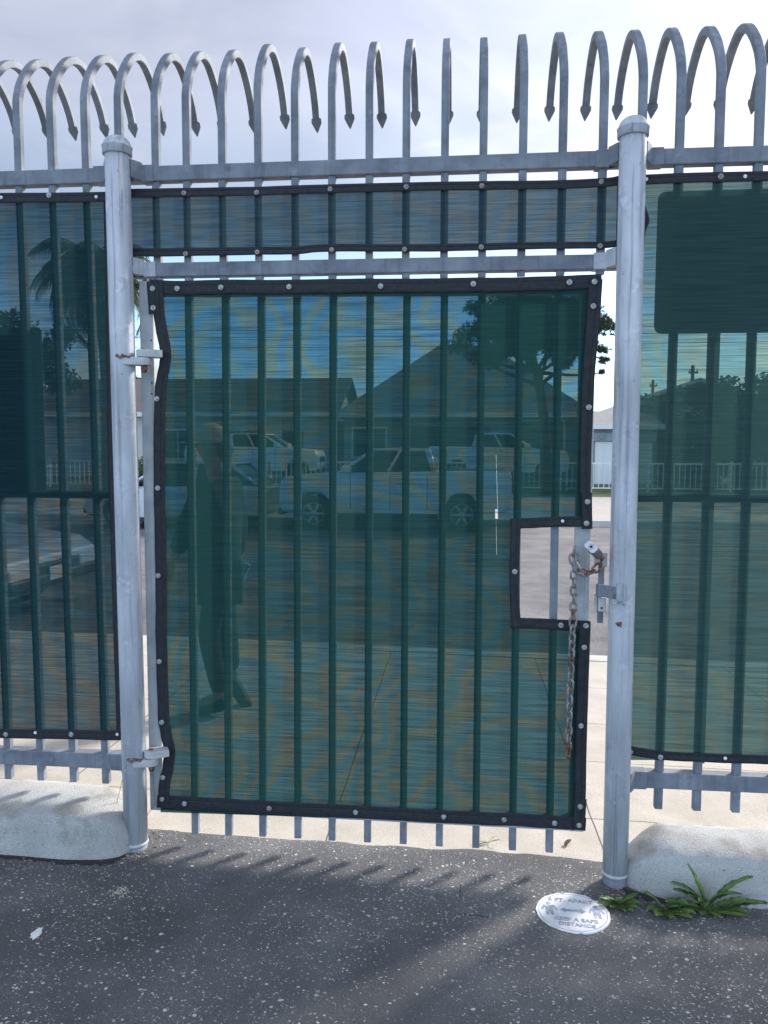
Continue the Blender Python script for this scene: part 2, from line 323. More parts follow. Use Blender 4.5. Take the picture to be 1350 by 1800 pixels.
# ------------------------------------------------------------------ ground
def asphalt(name, lo, hi, speck, dens, sc, dust=None):
    m = noisy(name, [(0.3, lo), (0.7, hi)], 3.0, 8, 0.85, 0, (1, 1, 1), 0.55, 110, spec=0.25)
    t = m.node_tree; b = t.nodes['Principled BSDF']; k = t.links.new; c = t.nodes.new('ShaderNodeTexCoord')
    src = b.inputs['Base Color'].links[0].from_socket
    n8 = N(t, 'ShaderNodeTexNoise', i_Scale=1.1, i_Detail=9.0, i_Roughness=0.62, i_Distortion=0.5); k(c.outputs['Object'], n8.inputs['Vector'])
    r8 = ramp(t, [(0.3, (0.62, 0.62, 0.64)), (0.5, (1, 1, 1)), (0.72, (1.45, 1.42, 1.36))]); k(n8.outputs[0], r8.inputs[0])
    m8 = N(t, 'ShaderNodeMix', data_type='RGBA', blend_type='MULTIPLY'); m8.inputs[0].default_value = 1; k(src, m8.inputs[6]); k(r8.outputs[0], m8.inputs[7]); src = m8.outputs[2]
    gr = N(t, 'ShaderNodeTexNoise', i_Scale=260.0, i_Detail=2.0, i_Roughness=0.7); k(c.outputs['Object'], gr.inputs['Vector'])
    rg_ = ramp(t, [(0.3, (0.6, 0.6, 0.6)), (0.5, (1, 1, 1)), (0.7, (1.5, 1.5, 1.48))]); k(gr.outputs[0], rg_.inputs[0])
    m9 = N(t, 'ShaderNodeMix', data_type='RGBA', blend_type='MULTIPLY'); m9.inputs[0].default_value = 1; k(src, m9.inputs[6]); k(rg_.outputs[0], m9.inputs[7]); src = m9.outputs[2]
    if dust:
        dn = N(t, 'ShaderNodeTexNoise', i_Scale=2.4, i_Detail=4.0, i_Distortion=0.8); k(c.outputs['Object'], dn.inputs['Vector'])
        dv = N(t, 'ShaderNodeVectorMath', operation='MULTIPLY_ADD'); dv.inputs[1].default_value = (0.22, 0.22, 0); k(dn.outputs['Color'], dv.inputs[0]); k(c.outputs['Object'], dv.inputs[2])
        vc = N(t, 'ShaderNodeTexVoronoi', feature='DISTANCE_TO_EDGE', i_Scale=1.5); k(dv.outputs[0], vc.inputs['Vector'])
        lc = N(t, 'ShaderNodeMath', operation='LESS_THAN'); lc.inputs[1].default_value = 0.0028; k(vc.outputs['Distance'], lc.inputs[0])
        mk = N(t, 'ShaderNodeTexNoise', i_Scale=1.3, i_Detail=2.0); k(c.outputs['Object'], mk.inputs['Vector'])
        gm = N(t, 'ShaderNodeMath', operation='GREATER_THAN'); gm.inputs[1].default_value = 0.66; k(mk.outputs[0], gm.inputs[0])
        ml = N(t, 'ShaderNodeMath', operation='MULTIPLY'); k(lc.outputs[0], ml.inputs[0]); k(gm.outputs[0], ml.inputs[1])
        mc = N(t, 'ShaderNodeMix', data_type='RGBA'); k(ml.outputs[0], mc.inputs[0]); k(src, mc.inputs[6]); mc.inputs[7].default_value = (0.018, 0.018, 0.02, 1); src = mc.outputs[2]
    for s, rad, th in ((sc*.62, 0.26, dens*.5), (sc, 0.30, dens), (sc*2.1, 0.36, dens*1.15)):
        nd = N(t, 'ShaderNodeTexNoise', i_Scale=s*0.7, i_Detail=2.0); k(c.outputs['Object'], nd.inputs['Vector'])
        va = N(t, 'ShaderNodeVectorMath', operation='MULTIPLY_ADD'); va.inputs[1].default_value = (0.012, 0.012, 0); k(nd.outputs['Color'], va.inputs[0]); k(c.outputs['Object'], va.inputs[2])
        fl = N(t, 'ShaderNodeVectorMath', operation='MULTIPLY'); fl.inputs[1].default_value = (1, 1.25, 0); k(va.outputs[0], fl.inputs[0])
        v = N(t, 'ShaderNodeTexVoronoi', i_Scale=s); k(fl.outputs[0], v.inputs['Vector'])
        sp = t.nodes.new('ShaderNodeSeparateColor'); k(v.outputs['Color'], sp.inputs[0])
        big = N(t, 'ShaderNodeTexNoise', i_Scale=1.6, i_Detail=3.0); k(c.outputs['Object'], big.inputs['Vector'])
        rr = N(t, 'ShaderNodeMapRange'); rr.inputs[1].default_value = 0.35; rr.inputs[2].default_value = 0.68; rr.inputs[3].default_value = 1-th*0.25; rr.inputs[4].default_value = 1-th*1.7; k(big.outputs[0], rr.inputs[0])
        g = N(t, 'ShaderNodeMath', operation='GREATER_THAN'); k(sp.outputs[0], g.inputs[0]); k(rr.outputs[0], g.inputs[1])
        rd = N(t, 'ShaderNodeMath', operation='MULTIPLY'); rd.inputs[1].default_value = rad*1.4; k(sp.outputs[1], rd.inputs[0])
        ls = N(t, 'ShaderNodeMath', operation='LESS_THAN'); k(v.outputs['Distance'], ls.inputs[0]); k(rd.outputs[0], ls.inputs[1])
        f = N(t, 'ShaderNodeMath', operation='MULTIPLY'); k(g.outputs[0], f.inputs[0]); k(ls.outputs[0], f.inputs[1])
        br = N(t, 'ShaderNodeMapRange'); br.inputs[3].default_value = 0.35; br.inputs[4].default_value = 1.0; k(sp.outputs[2], br.inputs[0])
        f2 = N(t, 'ShaderNodeMath', operation='MULTIPLY'); k(f.outputs[0], f2.inputs[0]); k(br.outputs[0], f2.inputs[1])
        mx = N(t, 'ShaderNodeMix', data_type='RGBA'); k(f2.outputs[0], mx.inputs[0]); k(src, mx.inputs[6]); mx.inputs[7].default_value = (*speck, 1)
        src = mx.outputs[2]
    k(src, b.inputs['Base Color'])
    return m
M['lot'] = asphalt('old_asphalt', (0.092, 0.092, 0.095), (0.138, 0.136, 0.137), (0.58, 0.54, 0.5), 0.24, 75, True)
M['road'] = asphalt('road_asphalt', (0.125, 0.122, 0.126), (0.175, 0.17, 0.17), (0.36, 0.35, 0.34), 0.5, 90)
def concrete(name, lo, hi, joints_x=(), joints_y=(), bump=0.25, pits=False):
    m = noisy(name, [(0.28, lo), (0.72, hi)], 5, 8, 0.9, 0, (1, 1, 1), bump, 160, spec=0.2)
    t = m.node_tree; b = t.nodes['Principled BSDF']; k = t.links.new; c = t.nodes.new('ShaderNodeTexCoord')
    src = b.inputs['Base Color'].links[0].from_socket
    n = N(t, 'ShaderNodeTexNoise', i_Scale=220.0, i_Detail=2.0); k(c.outputs['Object'], n.inputs['Vector'])
    r = ramp(t, [(0.3, (0.72, 0.71, 0.69)), (0.55, (1, 1, 1)), (0.75, (1.1, 1.09, 1.07))]); k(n.outputs[0], r.inputs[0])
    mx = N(t, 'ShaderNodeMix', data_type='RGBA', blend_type='MULTIPLY'); mx.inputs[0].default_value = 1; k(src, mx.inputs[6]); k(r.outputs[0], mx.inputs[7]); src = mx.outputs[2]
    if pits:
        for sc_, lo_, hi_, dk in ((34.0, 0.26, 0.31, (0.25, 0.23, 0.21)), (6.0, 0.34, 0.46, (0.72, 0.70, 0.66)), (70.0, 0.25, 0.28, (0.3, 0.28, 0.26))):
            n7 = N(t, 'ShaderNodeTexNoise', i_Scale=sc_, i_Detail=5.0, i_Roughness=0.6); k(c.outputs['Object'], n7.inputs['Vector'])
            r7 = ramp(t, [(lo_, dk), (hi_, (1, 1, 1))]); k(n7.outputs[0], r7.inputs[0])
            m7 = N(t, 'ShaderNodeMix', data_type='RGBA', blend_type='MULTIPLY'); m7.inputs[0].default_value = 1; k(src, m7.inputs[6]); k(r7.outputs[0], m7.inputs[7]); src = m7.outputs[2]
    if joints_x or joints_y:
        sx = t.nodes.new('ShaderNodeSeparateXYZ'); wob = N(t, 'ShaderNodeTexNoise', i_Scale=3.0); k(c.outputs['Object'], wob.inputs['Vector'])
        va = N(t, 'ShaderNodeVectorMath', operation='MULTIPLY_ADD'); va.inputs[1].default_value = (0.02, 0.02, 0); k(wob.outputs['Color'], va.inputs[0]); k(c.outputs['Object'], va.inputs[2]); k(va.outputs[0], sx.inputs[0])
        for ax, lst in ((0, joints_x), (1, joints_y)):
            for v in lst:
                d = N(t, 'ShaderNodeMath', operation='SUBTRACT'); d.inputs[1].default_value = v+0.01; k(sx.outputs[ax], d.inputs[0])
                a = N(t, 'ShaderNodeMath', operation='ABSOLUTE'); k(d.outputs[0], a.inputs[0])
                l = N(t, 'ShaderNodeMath', operation='LESS_THAN'); l.inputs[1].default_value = 0.0032; k(a.outputs[0], l.inputs[0])
                mm = N(t, 'ShaderNodeMix', data_type='RGBA'); k(l.outputs[0], mm.inputs[0]); k(src, mm.inputs[6]); mm.inputs[7].default_value = (0.12, 0.11, 0.1, 1); src = mm.outputs[2]
    k(src, b.inputs['Base Color'])
    return m
M['walk'] = concrete('pavement_concrete', (0.47, 0.425, 0.36), (0.60, 0.55, 0.48), (-3.4, -1.9, -0.55, 0.62, 2.1, 3.6), (0.48, 1.15, 1.75, 2.5), 0.15)
M['walk_far'] = concrete('far_pavement_concrete', (0.44, 0.41, 0.37), (0.54, 0.5, 0.45), (-9, -6, -3, 0, 3, 4.5, 6, 9), (17.4,), 0.15)
M['block'] = concrete('rough_block_concrete', (0.35, 0.345, 0.33), (0.52, 0.515, 0.49), bump=0.5, pits=True)
M['kerb'] = concrete('kerb_concrete', (0.5, 0.48, 0.44), (0.62, 0.6, 0.55))

def sheet(x0, x1, nx, y0, y1, ny, zf):
    bm = nb(); g = [[bm.verts.new((lerp(x0, x1, i/nx), lerp(y0, y1, j/ny), 0)) for i in range(nx+1)] for j in range(ny+1)]
    for r in g:
        for v in r: v.co.z = zf(v.co.x, v.co.y)
    for j in range(ny):
        for i in range(nx): bm.faces.new((g[j][i], g[j][i+1], g[j+1][i+1], g[j+1][i]))
    return bm
def wob(x, y, s, a): return a*mnoise.noise(Vector((x*s, y*s, 3.1)))
def lotz(x, y):
    z = tilt(x)+wob(x, y, 1.5, 0.008)+wob(x, y, 6, 0.003)
    return z
bm = sheet(-14, 14, 8, -16, -2.0, 6, lambda x, y: tilt(x))
obj('parking_lot', bm, M['lot'], kind='structure')
def lote(x, y):                                        # ragged front edge of the old asphalt
    return lotz(x, y)
bm = sheet(-4, 4, 160, -2.0, 0.135, 44, lote)
for v in bm.verts:
    if v.co.y > 0.13: v.co.y += 0.02*mnoise.noise(Vector((v.co.x*7, 0, 0)))+0.012*mnoise.noise(Vector((v.co.x*30, 5, 0))); v.co.z -= 0.012
obj('asphalt_ground', bm, M['lot'], kind='structure', smooth=True)
bm = sheet(-40, 40, 160, 0.10, 3.22, 8, lambda x, y: tilt(x)-0.006)
obj('pavement', bm, M['walk'], kind='structure')
bm = nb()
for i in range(40):
    xa, xb = -40+2*i, -38+2*i
    ta, tb = tilt(xa), tilt(xb)
    box(bm, xa, xb, 3.22, 3.39, -0.3, 0.0, 0.0, fn=lambda c, xa=xa, ta=ta, tb=tb: c+Vector((0, 0, (ta if abs(c.x-xa) < 1e-4 else tb)+(0.0 if c.z > -0.1 else 0))))
bmesh.ops.remove_doubles(bm, verts=bm.verts, dist=1e-4)
obj('kerb', bm, M['kerb'], kind='structure')
RZ = -0.13
bm = sheet(-60, 60, 24, 3.385, 15.5, 4, lambda x, y: RZ+0.06*math.sin(math.pi*(y-3.385)/12.1))
obj('road', bm, M['road'], kind='structure')
bm = nb(); box(bm, -60, 60, 15.5, 15.66, -0.35, 0.02, 0.01)
obj('far_kerb', bm, M['kerb'], kind='structure')
bm = sheet(-60, 60, 12, 15.66, 20.0, 2, lambda x, y: 0.016+(y-15.66)/4.34*0.3)
obj('far_pavement', bm, M['walk_far'], kind='structure')
M['lawn'] = noisy('lawn', [(0.3, (0.05, 0.075, 0.022)), (0.55, (0.085, 0.12, 0.035)), (0.75, (0.16, 0.15, 0.07))], 2.5, 8, 0.95, 0, (1, 1, 1), 0.6, 60)
bm = sheet(-90, 90, 18, 20.0, 24.0, 2, lambda x, y: 0.31+(y-20)/4*0.16)
obj('lawn', bm, M['lawn'], kind='structure')
M['earth'] = noisy('earth', [(0.3, (0.12, 0.11, 0.07)), (0.7, (0.2, 0.19, 0.14))], 0.3, 8, 0.95)
bm = sheet(-90, 90, 6, 24.0, 70.0, 4, lambda x, y: 0.47)
obj('yard_ground', bm, M['earth'], kind='structure')
bm = nb(); v = [bm.verts.new(p) for p in ((-1500, -600, -0.6), (1500, -600, -0.6), (1500, 1800, -0.6), (-1500, 1800, -0.6))]; bm.faces.new(v)
obj('ground', bm, M['earth'], kind='structure')

# ------------------------------------------------------------------ fence: data read off the photograph
H = 1.655
PK_TOP = [(0,31.2,301),(1,89.7,298),(2,149.6,295),(3,208,293),(4,272.5,291.6),(5,327,290.6),(6,389.4,288),(7,453,286.6),(8,518,285),(9,583,282.6),(10,649,280),(11,714,278),(12,782,275.5),(13,849.8,272.5),(14,919.8,271),(15,989.9,268),(16,1061,265.5),(17,1129,262),(18,1196,259.4),(19,1266,257),(20,1336,255)]
PK_LOW = {-1:(13.5,1370),0:(71,1374),1:(128,1375),2:(185,1377),18:(1158,1420),19:(1225.5,1427),20:(1294,1428)}
GT_LOW = [(342,1465),(401,1468),(461,1470),(523,1473),(583,1477),(645.5,1480),(708.5,1483),(772,1487),(836.5,1490),(901,1494),(966,1498)]
GT_TOP = [330,395,458,521,585,650,715,781,847,915,983]
xt = {k: W(px, py, 0) for k, px, py in PK_TOP}
for k in (-1, -2, -3, -4, -5, -6, -7): xt[k] = Vector((xt[0].x+0.135*k, 0, xt[0].z))
for k in range(21, 28): xt[k] = Vector((xt[20].x+0.1425*(k-20), 0, xt[20].z))
ZT = 1.107+H                                # top of the top rail
ZC = 3.075; RA = 0.085                      # start and radius of the bent tops
PW = 0.0147
def picket_path(k, zb, jit):
    x1, z1 = xt[k].x, xt[k].z
    if k in PK_LOW: p = W(*PK_LOW[k], 0); xb, z0 = p.x, p.z
    elif k < 0: p = W(*PK_LOW[-1], 0); xb, z0 = p.x+0.135*(k+1), p.z
    elif k > 20: p = W(*PK_LOW[20], 0); xb, z0 = p.x+0.1425*(k-20), p.z
    else: xb, z0 = x1, 0.3
    sl = (x1-xb)/(z1-z0)
    X = lambda z: x1+(z-z1)*sl
    zc = ZC+jit
    pts = [Vector((X(z), PW, z)) for z in (zb, lerp(zb, 3.0, 0.5), 2.98+jit)]
    prof = [(.001, 3.03), (.009, 3.063), (.031, 3.117), (.077, 3.183), (.134, 3.242), (.193, 3.276), (.254, 3.284), (.316, 3.263), (.378, 3.222), (.425, 3.172), (.452, 3.125)]
    arc = cat3([Vector((0, y, z)) for y, z in prof], 2)
    lean = random.uniform(-.006, .006)
    for q in arc: pts.append(Vector((X(3.0)+lean*q.y/.45, PW+q.y, q.z+jit)))
    return pts
def sqsweep(bm, pts, w):
    rings = []
    for i, p in enumerate(pts):
        t = (pts[min(i+1, len(pts)-1)]-pts[max(i-1, 0)]).normalized()
        u = Vector((1, 0, 0)); n = t.cross(u).normalized()
        b = 0.82
        prof = [(-w, -w*b), (-w*b, -w), (w*b, -w), (w, -w*b), (w, w*b), (w*b, w), (-w*b, w), (-w, w*b)]
        rings.append([bm.verts.new(p+u*a+n*c) for a, c in prof])
    for a, b in zip(rings, rings[1:]):
        for j in range(8): bm.faces.new((a[j], a[(j+1) % 8], b[(j+1) % 8], b[j]))
    bm.faces.new(rings[0]); bm.faces.new(rings[-1])
def picket(k, zb, parent):
    jit = {11: .004, 7: .012, 4: -.004, 8: -.008, 9: 0.004}.get(k, random.uniform(-.004, .004))
    pts = picket_path(k, zb, jit)
    bm = nb(); sqsweep(bm, pts, PW)
    p = obj('picket', bm, M['galv'], parent)
    e = pts[-1]; d = (pts[-1]-pts[-2]).normalized(); bm = nb()
    u = Vector((1, 0, 0)); n = d.cross(u).normalized()
    secs = [(-0.002, .0135, .0135), (0.006, .022, .011), (0.020, .0225, .009), (0.040, .0125, .006), (0.060, .002, .002)]
    rg = []
    for s, a, b in secs: rg.append([bm.verts.new(e+d*s+u*x*a+n*y*b) for x, y in ((-1, -.5), (-.5, -1), (.5, -1), (1, -.5), (1, .5), (.5, 1), (-.5, 1), (-1, .5))])
    for a, b in zip(rg, rg[1:]):
        for j in range(8): bm.faces.new((a[j], a[(j+1) % 8], b[(j+1) % 8], b[j]))
    bm.faces.new(rg[0]); bm.faces.new(rg[-1])
    obj('spear_tip', bm, M['galv'], p)
def rail(x0, x1, z0, z1, parent, y0=-0.008, y1=0.037, dz=0.0, m='galv'):
    bm = nb(); box(bm, x0, x1, y0, y1, z0, z1, 0.004, fn=lambda c: c+Vector((0, 0, dz if c.x > (x0+x1)/2 else 0)))
    return obj('rail', bm, M[m], parent)

# ribbons (hems) and grommets of the screens
def cat(pts, n=6):
    P = [Vector((a, b, 0)) for a, b in pts]
    if len(P) < 3: 
        return [P[0].lerp(P[1], i/(n*2)) for i in range(n*2+1)]
    out = []
    for i in range(len(P)-1):
        p0, p1, p2, p3 = P[max(i-1, 0)], P[i], P[i+1], P[min(i+2, len(P)-1)]
        for s in range(n):
            t = s/n
            out.append(0.5*((2*p1)+(-p0+p2)*t+(2*p0-5*p1+4*p2-p3)*t*t+(-p0+3*p1-3*p2+p3)*t**3))
    out.append(P[-1]); return out
def hem(parent, pts, w, Y=-0.017, n=6, th=0.004, wav=0.6):
    c = cat(pts, n); bm = nb(); rings = []; sd = random.random()*50
    for i, p in enumerate(c):
        t = (c[min(i+1, len(c)-1)]-c[max(i-1, 0)]).normalized(); nn = Vector((-t.y, t.x, 0))
        ww = w if not isinstance(w, tuple) else lerp(w[0], w[1], i/(len(c)-1))
        o = wav*mnoise.noise(Vector((i*0.35+sd, 0, 0)))
        ring = []
        for s, b in ((-.5, 0), (-.42, 1), (-.2, .7), (-.14, .2), (-.06, 1), (.15, 1.1), (.36, .9), (.42, .3), (.46, .9), (.5, 0)):
            q = p+nn*(s*ww+o*(1+0.5*s)); y = Y-b*th*0.6-0.0015*mnoise.noise(Vector((i*.3, s*2, sd)))
            ring.append(bm.verts.new(W(q.x, q.y, y)))
        for s in (.5, -.5):
            q = p+nn*(s*ww+o*(1+0.5*s)); ring.append(bm.verts.new(W(q.x, q.y, Y+th*0.5)))
        rings.append(ring)
    m = len(rings[0])
    for a, b in zip(rings, rings[1:]):
        for j in range(m): bm.faces.new((a[j], a[(j+1) % m], b[(j+1) % m], b[j]))
    bm.faces.new(rings[0]); bm.faces.new(rings[-1])
    return obj('hem', bm, M['hem'], parent)
def grommet(parent, px, py, Y=-0.02, r=0.0105, kind='washer'):
    c = W(px, py, Y); bm = nb()
    lathe(bm, c, [(r*0.2, 0.002), (r, 0.002), (r, -0.0008), (r*0.86, -0.002), (r*0.62, -0.0012), (r*0.55, -0.0005), (r*0.5, -0.003), (r*0.3, -0.0045), (r*0.24, -0.0045), (r*0.2, -0.0025)], 16, 'y')
    return obj('grommet', bm, M[kind], parent, True)
def screen(name, rows, L_, R_, Y, m, parent, wr=0.003, ncol=40, hole=None):
    """cloth sheet between two edge curves given in photo pixels; hole=(y0,y1,x) cuts a notch on the right"""
    bm = nb(); grid = []
    ys = sorted(rows); sd = random.random()*30
    for py in ys:
        l, r = interp(L_, py), interp(R_, py); row = []
        for i in range(ncol+1):
            px = lerp(l, r, i/ncol); p = W(px, py, Y)
            e = 1.0
            y = Y + e*wr*(mnoise.noise(Vector((p.x*2.2, p.z*1.6, sd)))+0.5*mnoise.noise(Vector((p.x*6, p.z*5, sd+9))))
            row.append((px, py, bm.verts.new(W(px, py, y))))
        grid.append(row)
    for a, b in zip(grid, grid[1:]):
        for i in range(ncol):
            if hole and a[i][1] >= hole[0] and b[i][1] <= hole[1]: 
                if (a[i][0]+a[i+1][0])/2 > hole[2]: continue
            bm.faces.new((a[i][2], a[i+1][2], b[i+1][2], b[i][2]))
    return obj(name, bm, m, parent, True)

M['cloth_gate'] = cloth_mat('green_mesh_gate', (0.062, 0.084, 0.088), (0.0125, 0.038, 0.0365),
    tears=tuple((W(x0, y0, -.013).x+1.274, W(x0, y0, -.013).z-.154, W(x1, y1, -.013).x+1.274, W(x1, y1, -.013).z-.154, w) for x0, y0, x1, y1, w in ((872, 800, 875, 900, .0006), (872.5, 895, 873, 912, .005), (872, 914, 873, 975, .0009))))
M['cloth'] = cloth_mat('green_mesh', (0.080, 0.088, 0.090), (0.0105, 0.029, 0.034), amp=.6)
M['cloth_veiled'] = cloth_mat('veiled_green_mesh', (0.074, 0.098, 0.088), (0.026, 0.053, 0.051), amp=.45)  # mesh colour lifted to stand in for the lens flare veil
M['cloth_top'] = cloth_mat('green_mesh_top', (0.072, 0.084, 0.084), (0.024, 0.041, 0.051), amp=.5)  # greyer mesh colour, some flare veil put into it

# left run
lp = thing('fence_panel', 'steel picket fence panel with bent spear tops left of the gate', 'fence', (-2.0, 0, 0.2))
rail(-3.2, -1.375, ZT-0.058, ZT, lp); rail(-3.2, -1.375, 1.457, 1.488, lp, -0.002, 0.032); rail(-3.2, -1.39, 0.322, 0.387, lp, -0.008, 0.042)
for k in range(-7, 3): picket(k, 0.255, lp)
sc = screen('privacy_screen', [340, 350]+list(range(370, 1300, 30))+[1294], [(340, -420), (1294, -420)], [(340, 190), (1294, 214)], -0.010, M['cloth'], lp)
hem(sc, [(-420, 355), (-200, 352), (0, 348), (90, 347.5), (190, 346)], 18); hem(sc, [(-420, 1275), (-150, 1284), (0, 1289), (110, 1291), (216, 1293)], 17)
hem(sc, [(190, 344), (198, 800), (213, 1296)], 16, -0.012)
for p, kd in (((2, 347), 'lit_hole'), ((86, 343), 'washer'), ((169, 346), 'lit_hole'), ((10, 1291), 'washer'), ((62, 1288), 'lit_hole'), ((125, 1291), 'washer'), ((206, 1291), 'lit_hole')): grommet(sc, *p, r=0.0105 if kd == 'washer' else 0.0065, kind=kd)
# right run
rp = thing('fence_panel', 'steel picket fence panel with bent spear tops right of the gate', 'fence', (1.5, 0, 0.2))
rail(0.625, 2.4, ZT-0.058, ZT, rp, dz=-0.006); rail(0.625, 2.4, 1.464, 1.496, rp, -0.002, 0.032); rail(0.64, 2.4, 0.343, 0.408, rp, -0.008, 0.042)
picket(17, ZT-0.05, rp)
for k in range(18, 28): picket(k, 0.258, rp)
sc = screen('privacy_screen', [310, 320]+list(range(345, 1330, 30))+[1322, 1336], [(310, 1128), (1330, 1098)], [(310, 1800), (1330, 1720)], -0.010, M['cloth_veiled'], rp)
hem(sc, [(1128, 316), (1210, 312.5), (1350, 309.5), (1560, 306), (1800, 302)], 18); hem(sc, [(1100, 1318), (1165, 1328), (1240, 1332), (1350, 1336), (1540, 1345), (1720, 1352)], 16)
hem(sc, [(1126, 310), (1128, 360), (1134, 388), (1126, 425), (1118, 600), (1098, 1330)], 14, -0.020, wav=2.0)
for p, kd in (((1136, 315), 'lit_hole'), ((1267, 310), 'washer_rust'), ((1310, 310), 'lit_hole'), ((1161, 1331), 'washer'), ((1275, 1333), 'lit_hole'), ((1108, 1322), 'washer')): grommet(sc, *p, r=0.0105 if kd != 'lit_hole' else 0.0065, kind=kd)
# transom over the gate
tp = thing('transom_panel', 'short fence panel with bent spear tops fixed above the gate', 'fence', (-0.38, 0, 2.3))
rail(-1.375, 0.625, ZT-0.058, ZT, tp); rail(-1.365, 0.615, 2.337, 2.392, tp, -0.008, 0.037, -0.004)
for k in range(3, 17): picket(k, ZT-0.05 if k == 3 else 2.318, tp)
tl = [(330, 228), (445, 232)]; tr_ = [(310, 1092), (435, 1088)]
bm = nb(); g = []
for i in range(49):
    u = i/48; px = lerp(228, 1091, u); a = lerp(338, 318, u); b = lerp(446, 429, u)
    g.append([bm.verts.new(W(px, lerp(a, b, j/8), -0.009+0.002*mnoise.noise(Vector((u*14, j*.5, 2))))) for j in range(9)])
for a, b in zip(g, g[1:]):
    for j in range(8): bm.faces.new((a[j], b[j], b[j+1], a[j+1]))
sc = obj('privacy_screen', bm, M['cloth_top'], tp, True)
hem(sc, [(228, 340), (330, 338), (450, 336), (520, 333.5), (670, 329.5), (850, 326), (960, 325), (1060, 321), (1092, 316)], 16)
hem(sc, [(230, 444), (330, 443), (452, 441), (520, 440), (583, 435.5), (711, 436), (846, 434), (960, 431.5), (1060, 430.5), (1088, 427)], (15, 12))
hem(sc, [(1088, 318), (1086, 430)], 6)
for p in ((323, 339), (451, 338), (580, 332), (714, 328), (847, 326.5), (1057, 319), (326, 446), (452, 443), (583, 439), (711, 438), (846, 434), (1055, 432)): grommet(sc, *p, r=0.0095, kind='washer_rust')

# ------------------------------------------------------------------ posts
PY = -0.058
def post(label, ptop, pbase, zstub, side):
    a = W(*ptop, PY); b = W(*pbase, PY); gz = tilt(b.x)
    sl = (a.x-b.x)/(a.z-b.z); X = lambda z: b.x+(z-b.z)*sl
    t = thing('gate_post', label, 'post', (b.x, PY, gz))
    zc = a.z; bm = nb()
    tube(bm, [(X(z), PY, z) for z in (zstub, 0.6, 1.2, 1.8, zc+0.02)], 0.0475, 32)
    obj('shaft', bm, M['post'], t, True)
    bm = nb(); tube(bm, [(X(0), PY, gz-0.05), (X(0), PY, zstub-0.012)], 0.046, 28)
    obj('base_sleeve', bm, M['galv'], t, True)
    bm = nb(); lathe(bm, (X(zstub), PY, zstub-0.006), [(0.044, -0.010), (0.049, -0.006), (0.0505, 0.0), (0.049, 0.005), (0.044, 0.008)], 28)
    obj('weld_ring', bm, M['lug'], t, True)
    bm = nb(); r = 0.0555
    prof = [(r-.003, 0), (r, 0.002), (r, 0.026), (r+.002, 0.028), (r+.002, 0.032), (r-.003, 0.036)]+[((r-.004)*math.cos(q), 0.036+0.038*math.sin(q)) for q in [math.pi/2*i/8 for i in range(1, 8)]]+[(0.002, 0.074)]
    lathe(bm, (X(zc), PY, zc-0.012), prof, 36); obj('post_cap', bm, M['post'], t, True)
    return t, X
pl, XL = post('left round steel gate post with domed cap and two hinge lugs', (206, 268), (239, 1466), G(239, 1480).z+0.03, -1)
pr, XR = post('right round steel gate post with domed cap and latch strap', (1113, 236), (1082, 1500), G(1083, 1510).z+0.05, 1)
def bracket(t, X, z0, z1, s, m='galv'):
    """sleeve on the rail end and the angled plate that welds it to the post; s = side of the post"""
    bm = nb(); x = X((z0+z1)/2)
    xa, xb = sorted((x+s*0.072, x+s*0.122)); box(bm, xa, xb, -0.0135, 0.04, z0-0.003, z1+0.003, 0.003)
    poly = [(x+s*0.046, -0.052), (x+s*0.052, -0.058), (x+s*0.0775, -0.0135), (x+s*0.074, 0.02), (x+s*0.04, 0.0)]
    prism(bm, poly, z0+0.002, z1+0.010, 'xy')
    obj('bracket', bm, M[m], t)
bracket(pl, XL, ZT-0.058, ZT, 1); bracket(pl, XL, ZT-0.056, ZT+0.002, -1); bracket(pl, XL, 2.339, 2.392, 1, 'post'); bracket(pl, XL, 0.322, 0.387, -1)
bracket(pr, XR, ZT-0.060, ZT-0.002, -1); bracket(pr, XR, ZT-0.058, ZT, 1); bracket(pr, XR, 2.335, 2.39, -1, 'post'); bracket(pr, XR, 0.343, 0.408, 1)
def lug(name, parent, c0, c1, w, h, m):
    """flat bar from c0 to the rounded eye at c1"""
    c0, c1 = Vector(c0), Vector(c1); d = (c1-c0); d.z = 0; d.normalize(); n = Vector((-d.y, d.x, 0)); bm = nb()
    pl_ = [c0-n*w/2, ] + [c1+(-n*math.cos(a)+d*math.sin(a))*w/2 for a in [math.pi*i/10 for i in range(11)]] + [c0+n*w/2]
    prism(bm, [(p.x, p.y) for p in pl_], c1.z-h/2, c1.z+h/2, 'xy', 0, 0.003)
    return obj(name, bm, m, parent)
# hinge pins on the left post
hz1 = W(240, 636, -0.06).z; hz2 = W(262, 1337, -0.06).z
HX1 = W(253, 630, -0.06).x; HX2 = W(266, 1322, -0.06).x
for hx, hz in ((HX1, hz1), (HX2, hz2)):
    lug('hinge_lug', pl, (XL(hz)+0.01, -0.075, hz), (hx, -0.062, hz), 0.058, 0.030, M['lug'])
    bm = nb(); tube(bm, [(hx, -0.062, hz-0.042), (hx, -0.062, hz+0.05)], 0.010, 12); lathe(bm, (hx, -0.062, hz-0.034), [(0.004, -.008), (0.012, -.004), (0.014, 0.006), (0.014, 0.018)], 6)
    obj('hinge_pin', bm, M['rust'], pl)
    bm = nb(); q = [(XL(hz)-0.012+0.011*i, PY-0.043-0.008*math.sin(i*.8), hz+0.017+0.006*math.sin(i*2.3)) for i in range(7)]; tube(bm, q, [0.002, .006, .004, .007, .005, .006, .002], 6)
    obj('weld_bead', bm, M['rust'], pl)

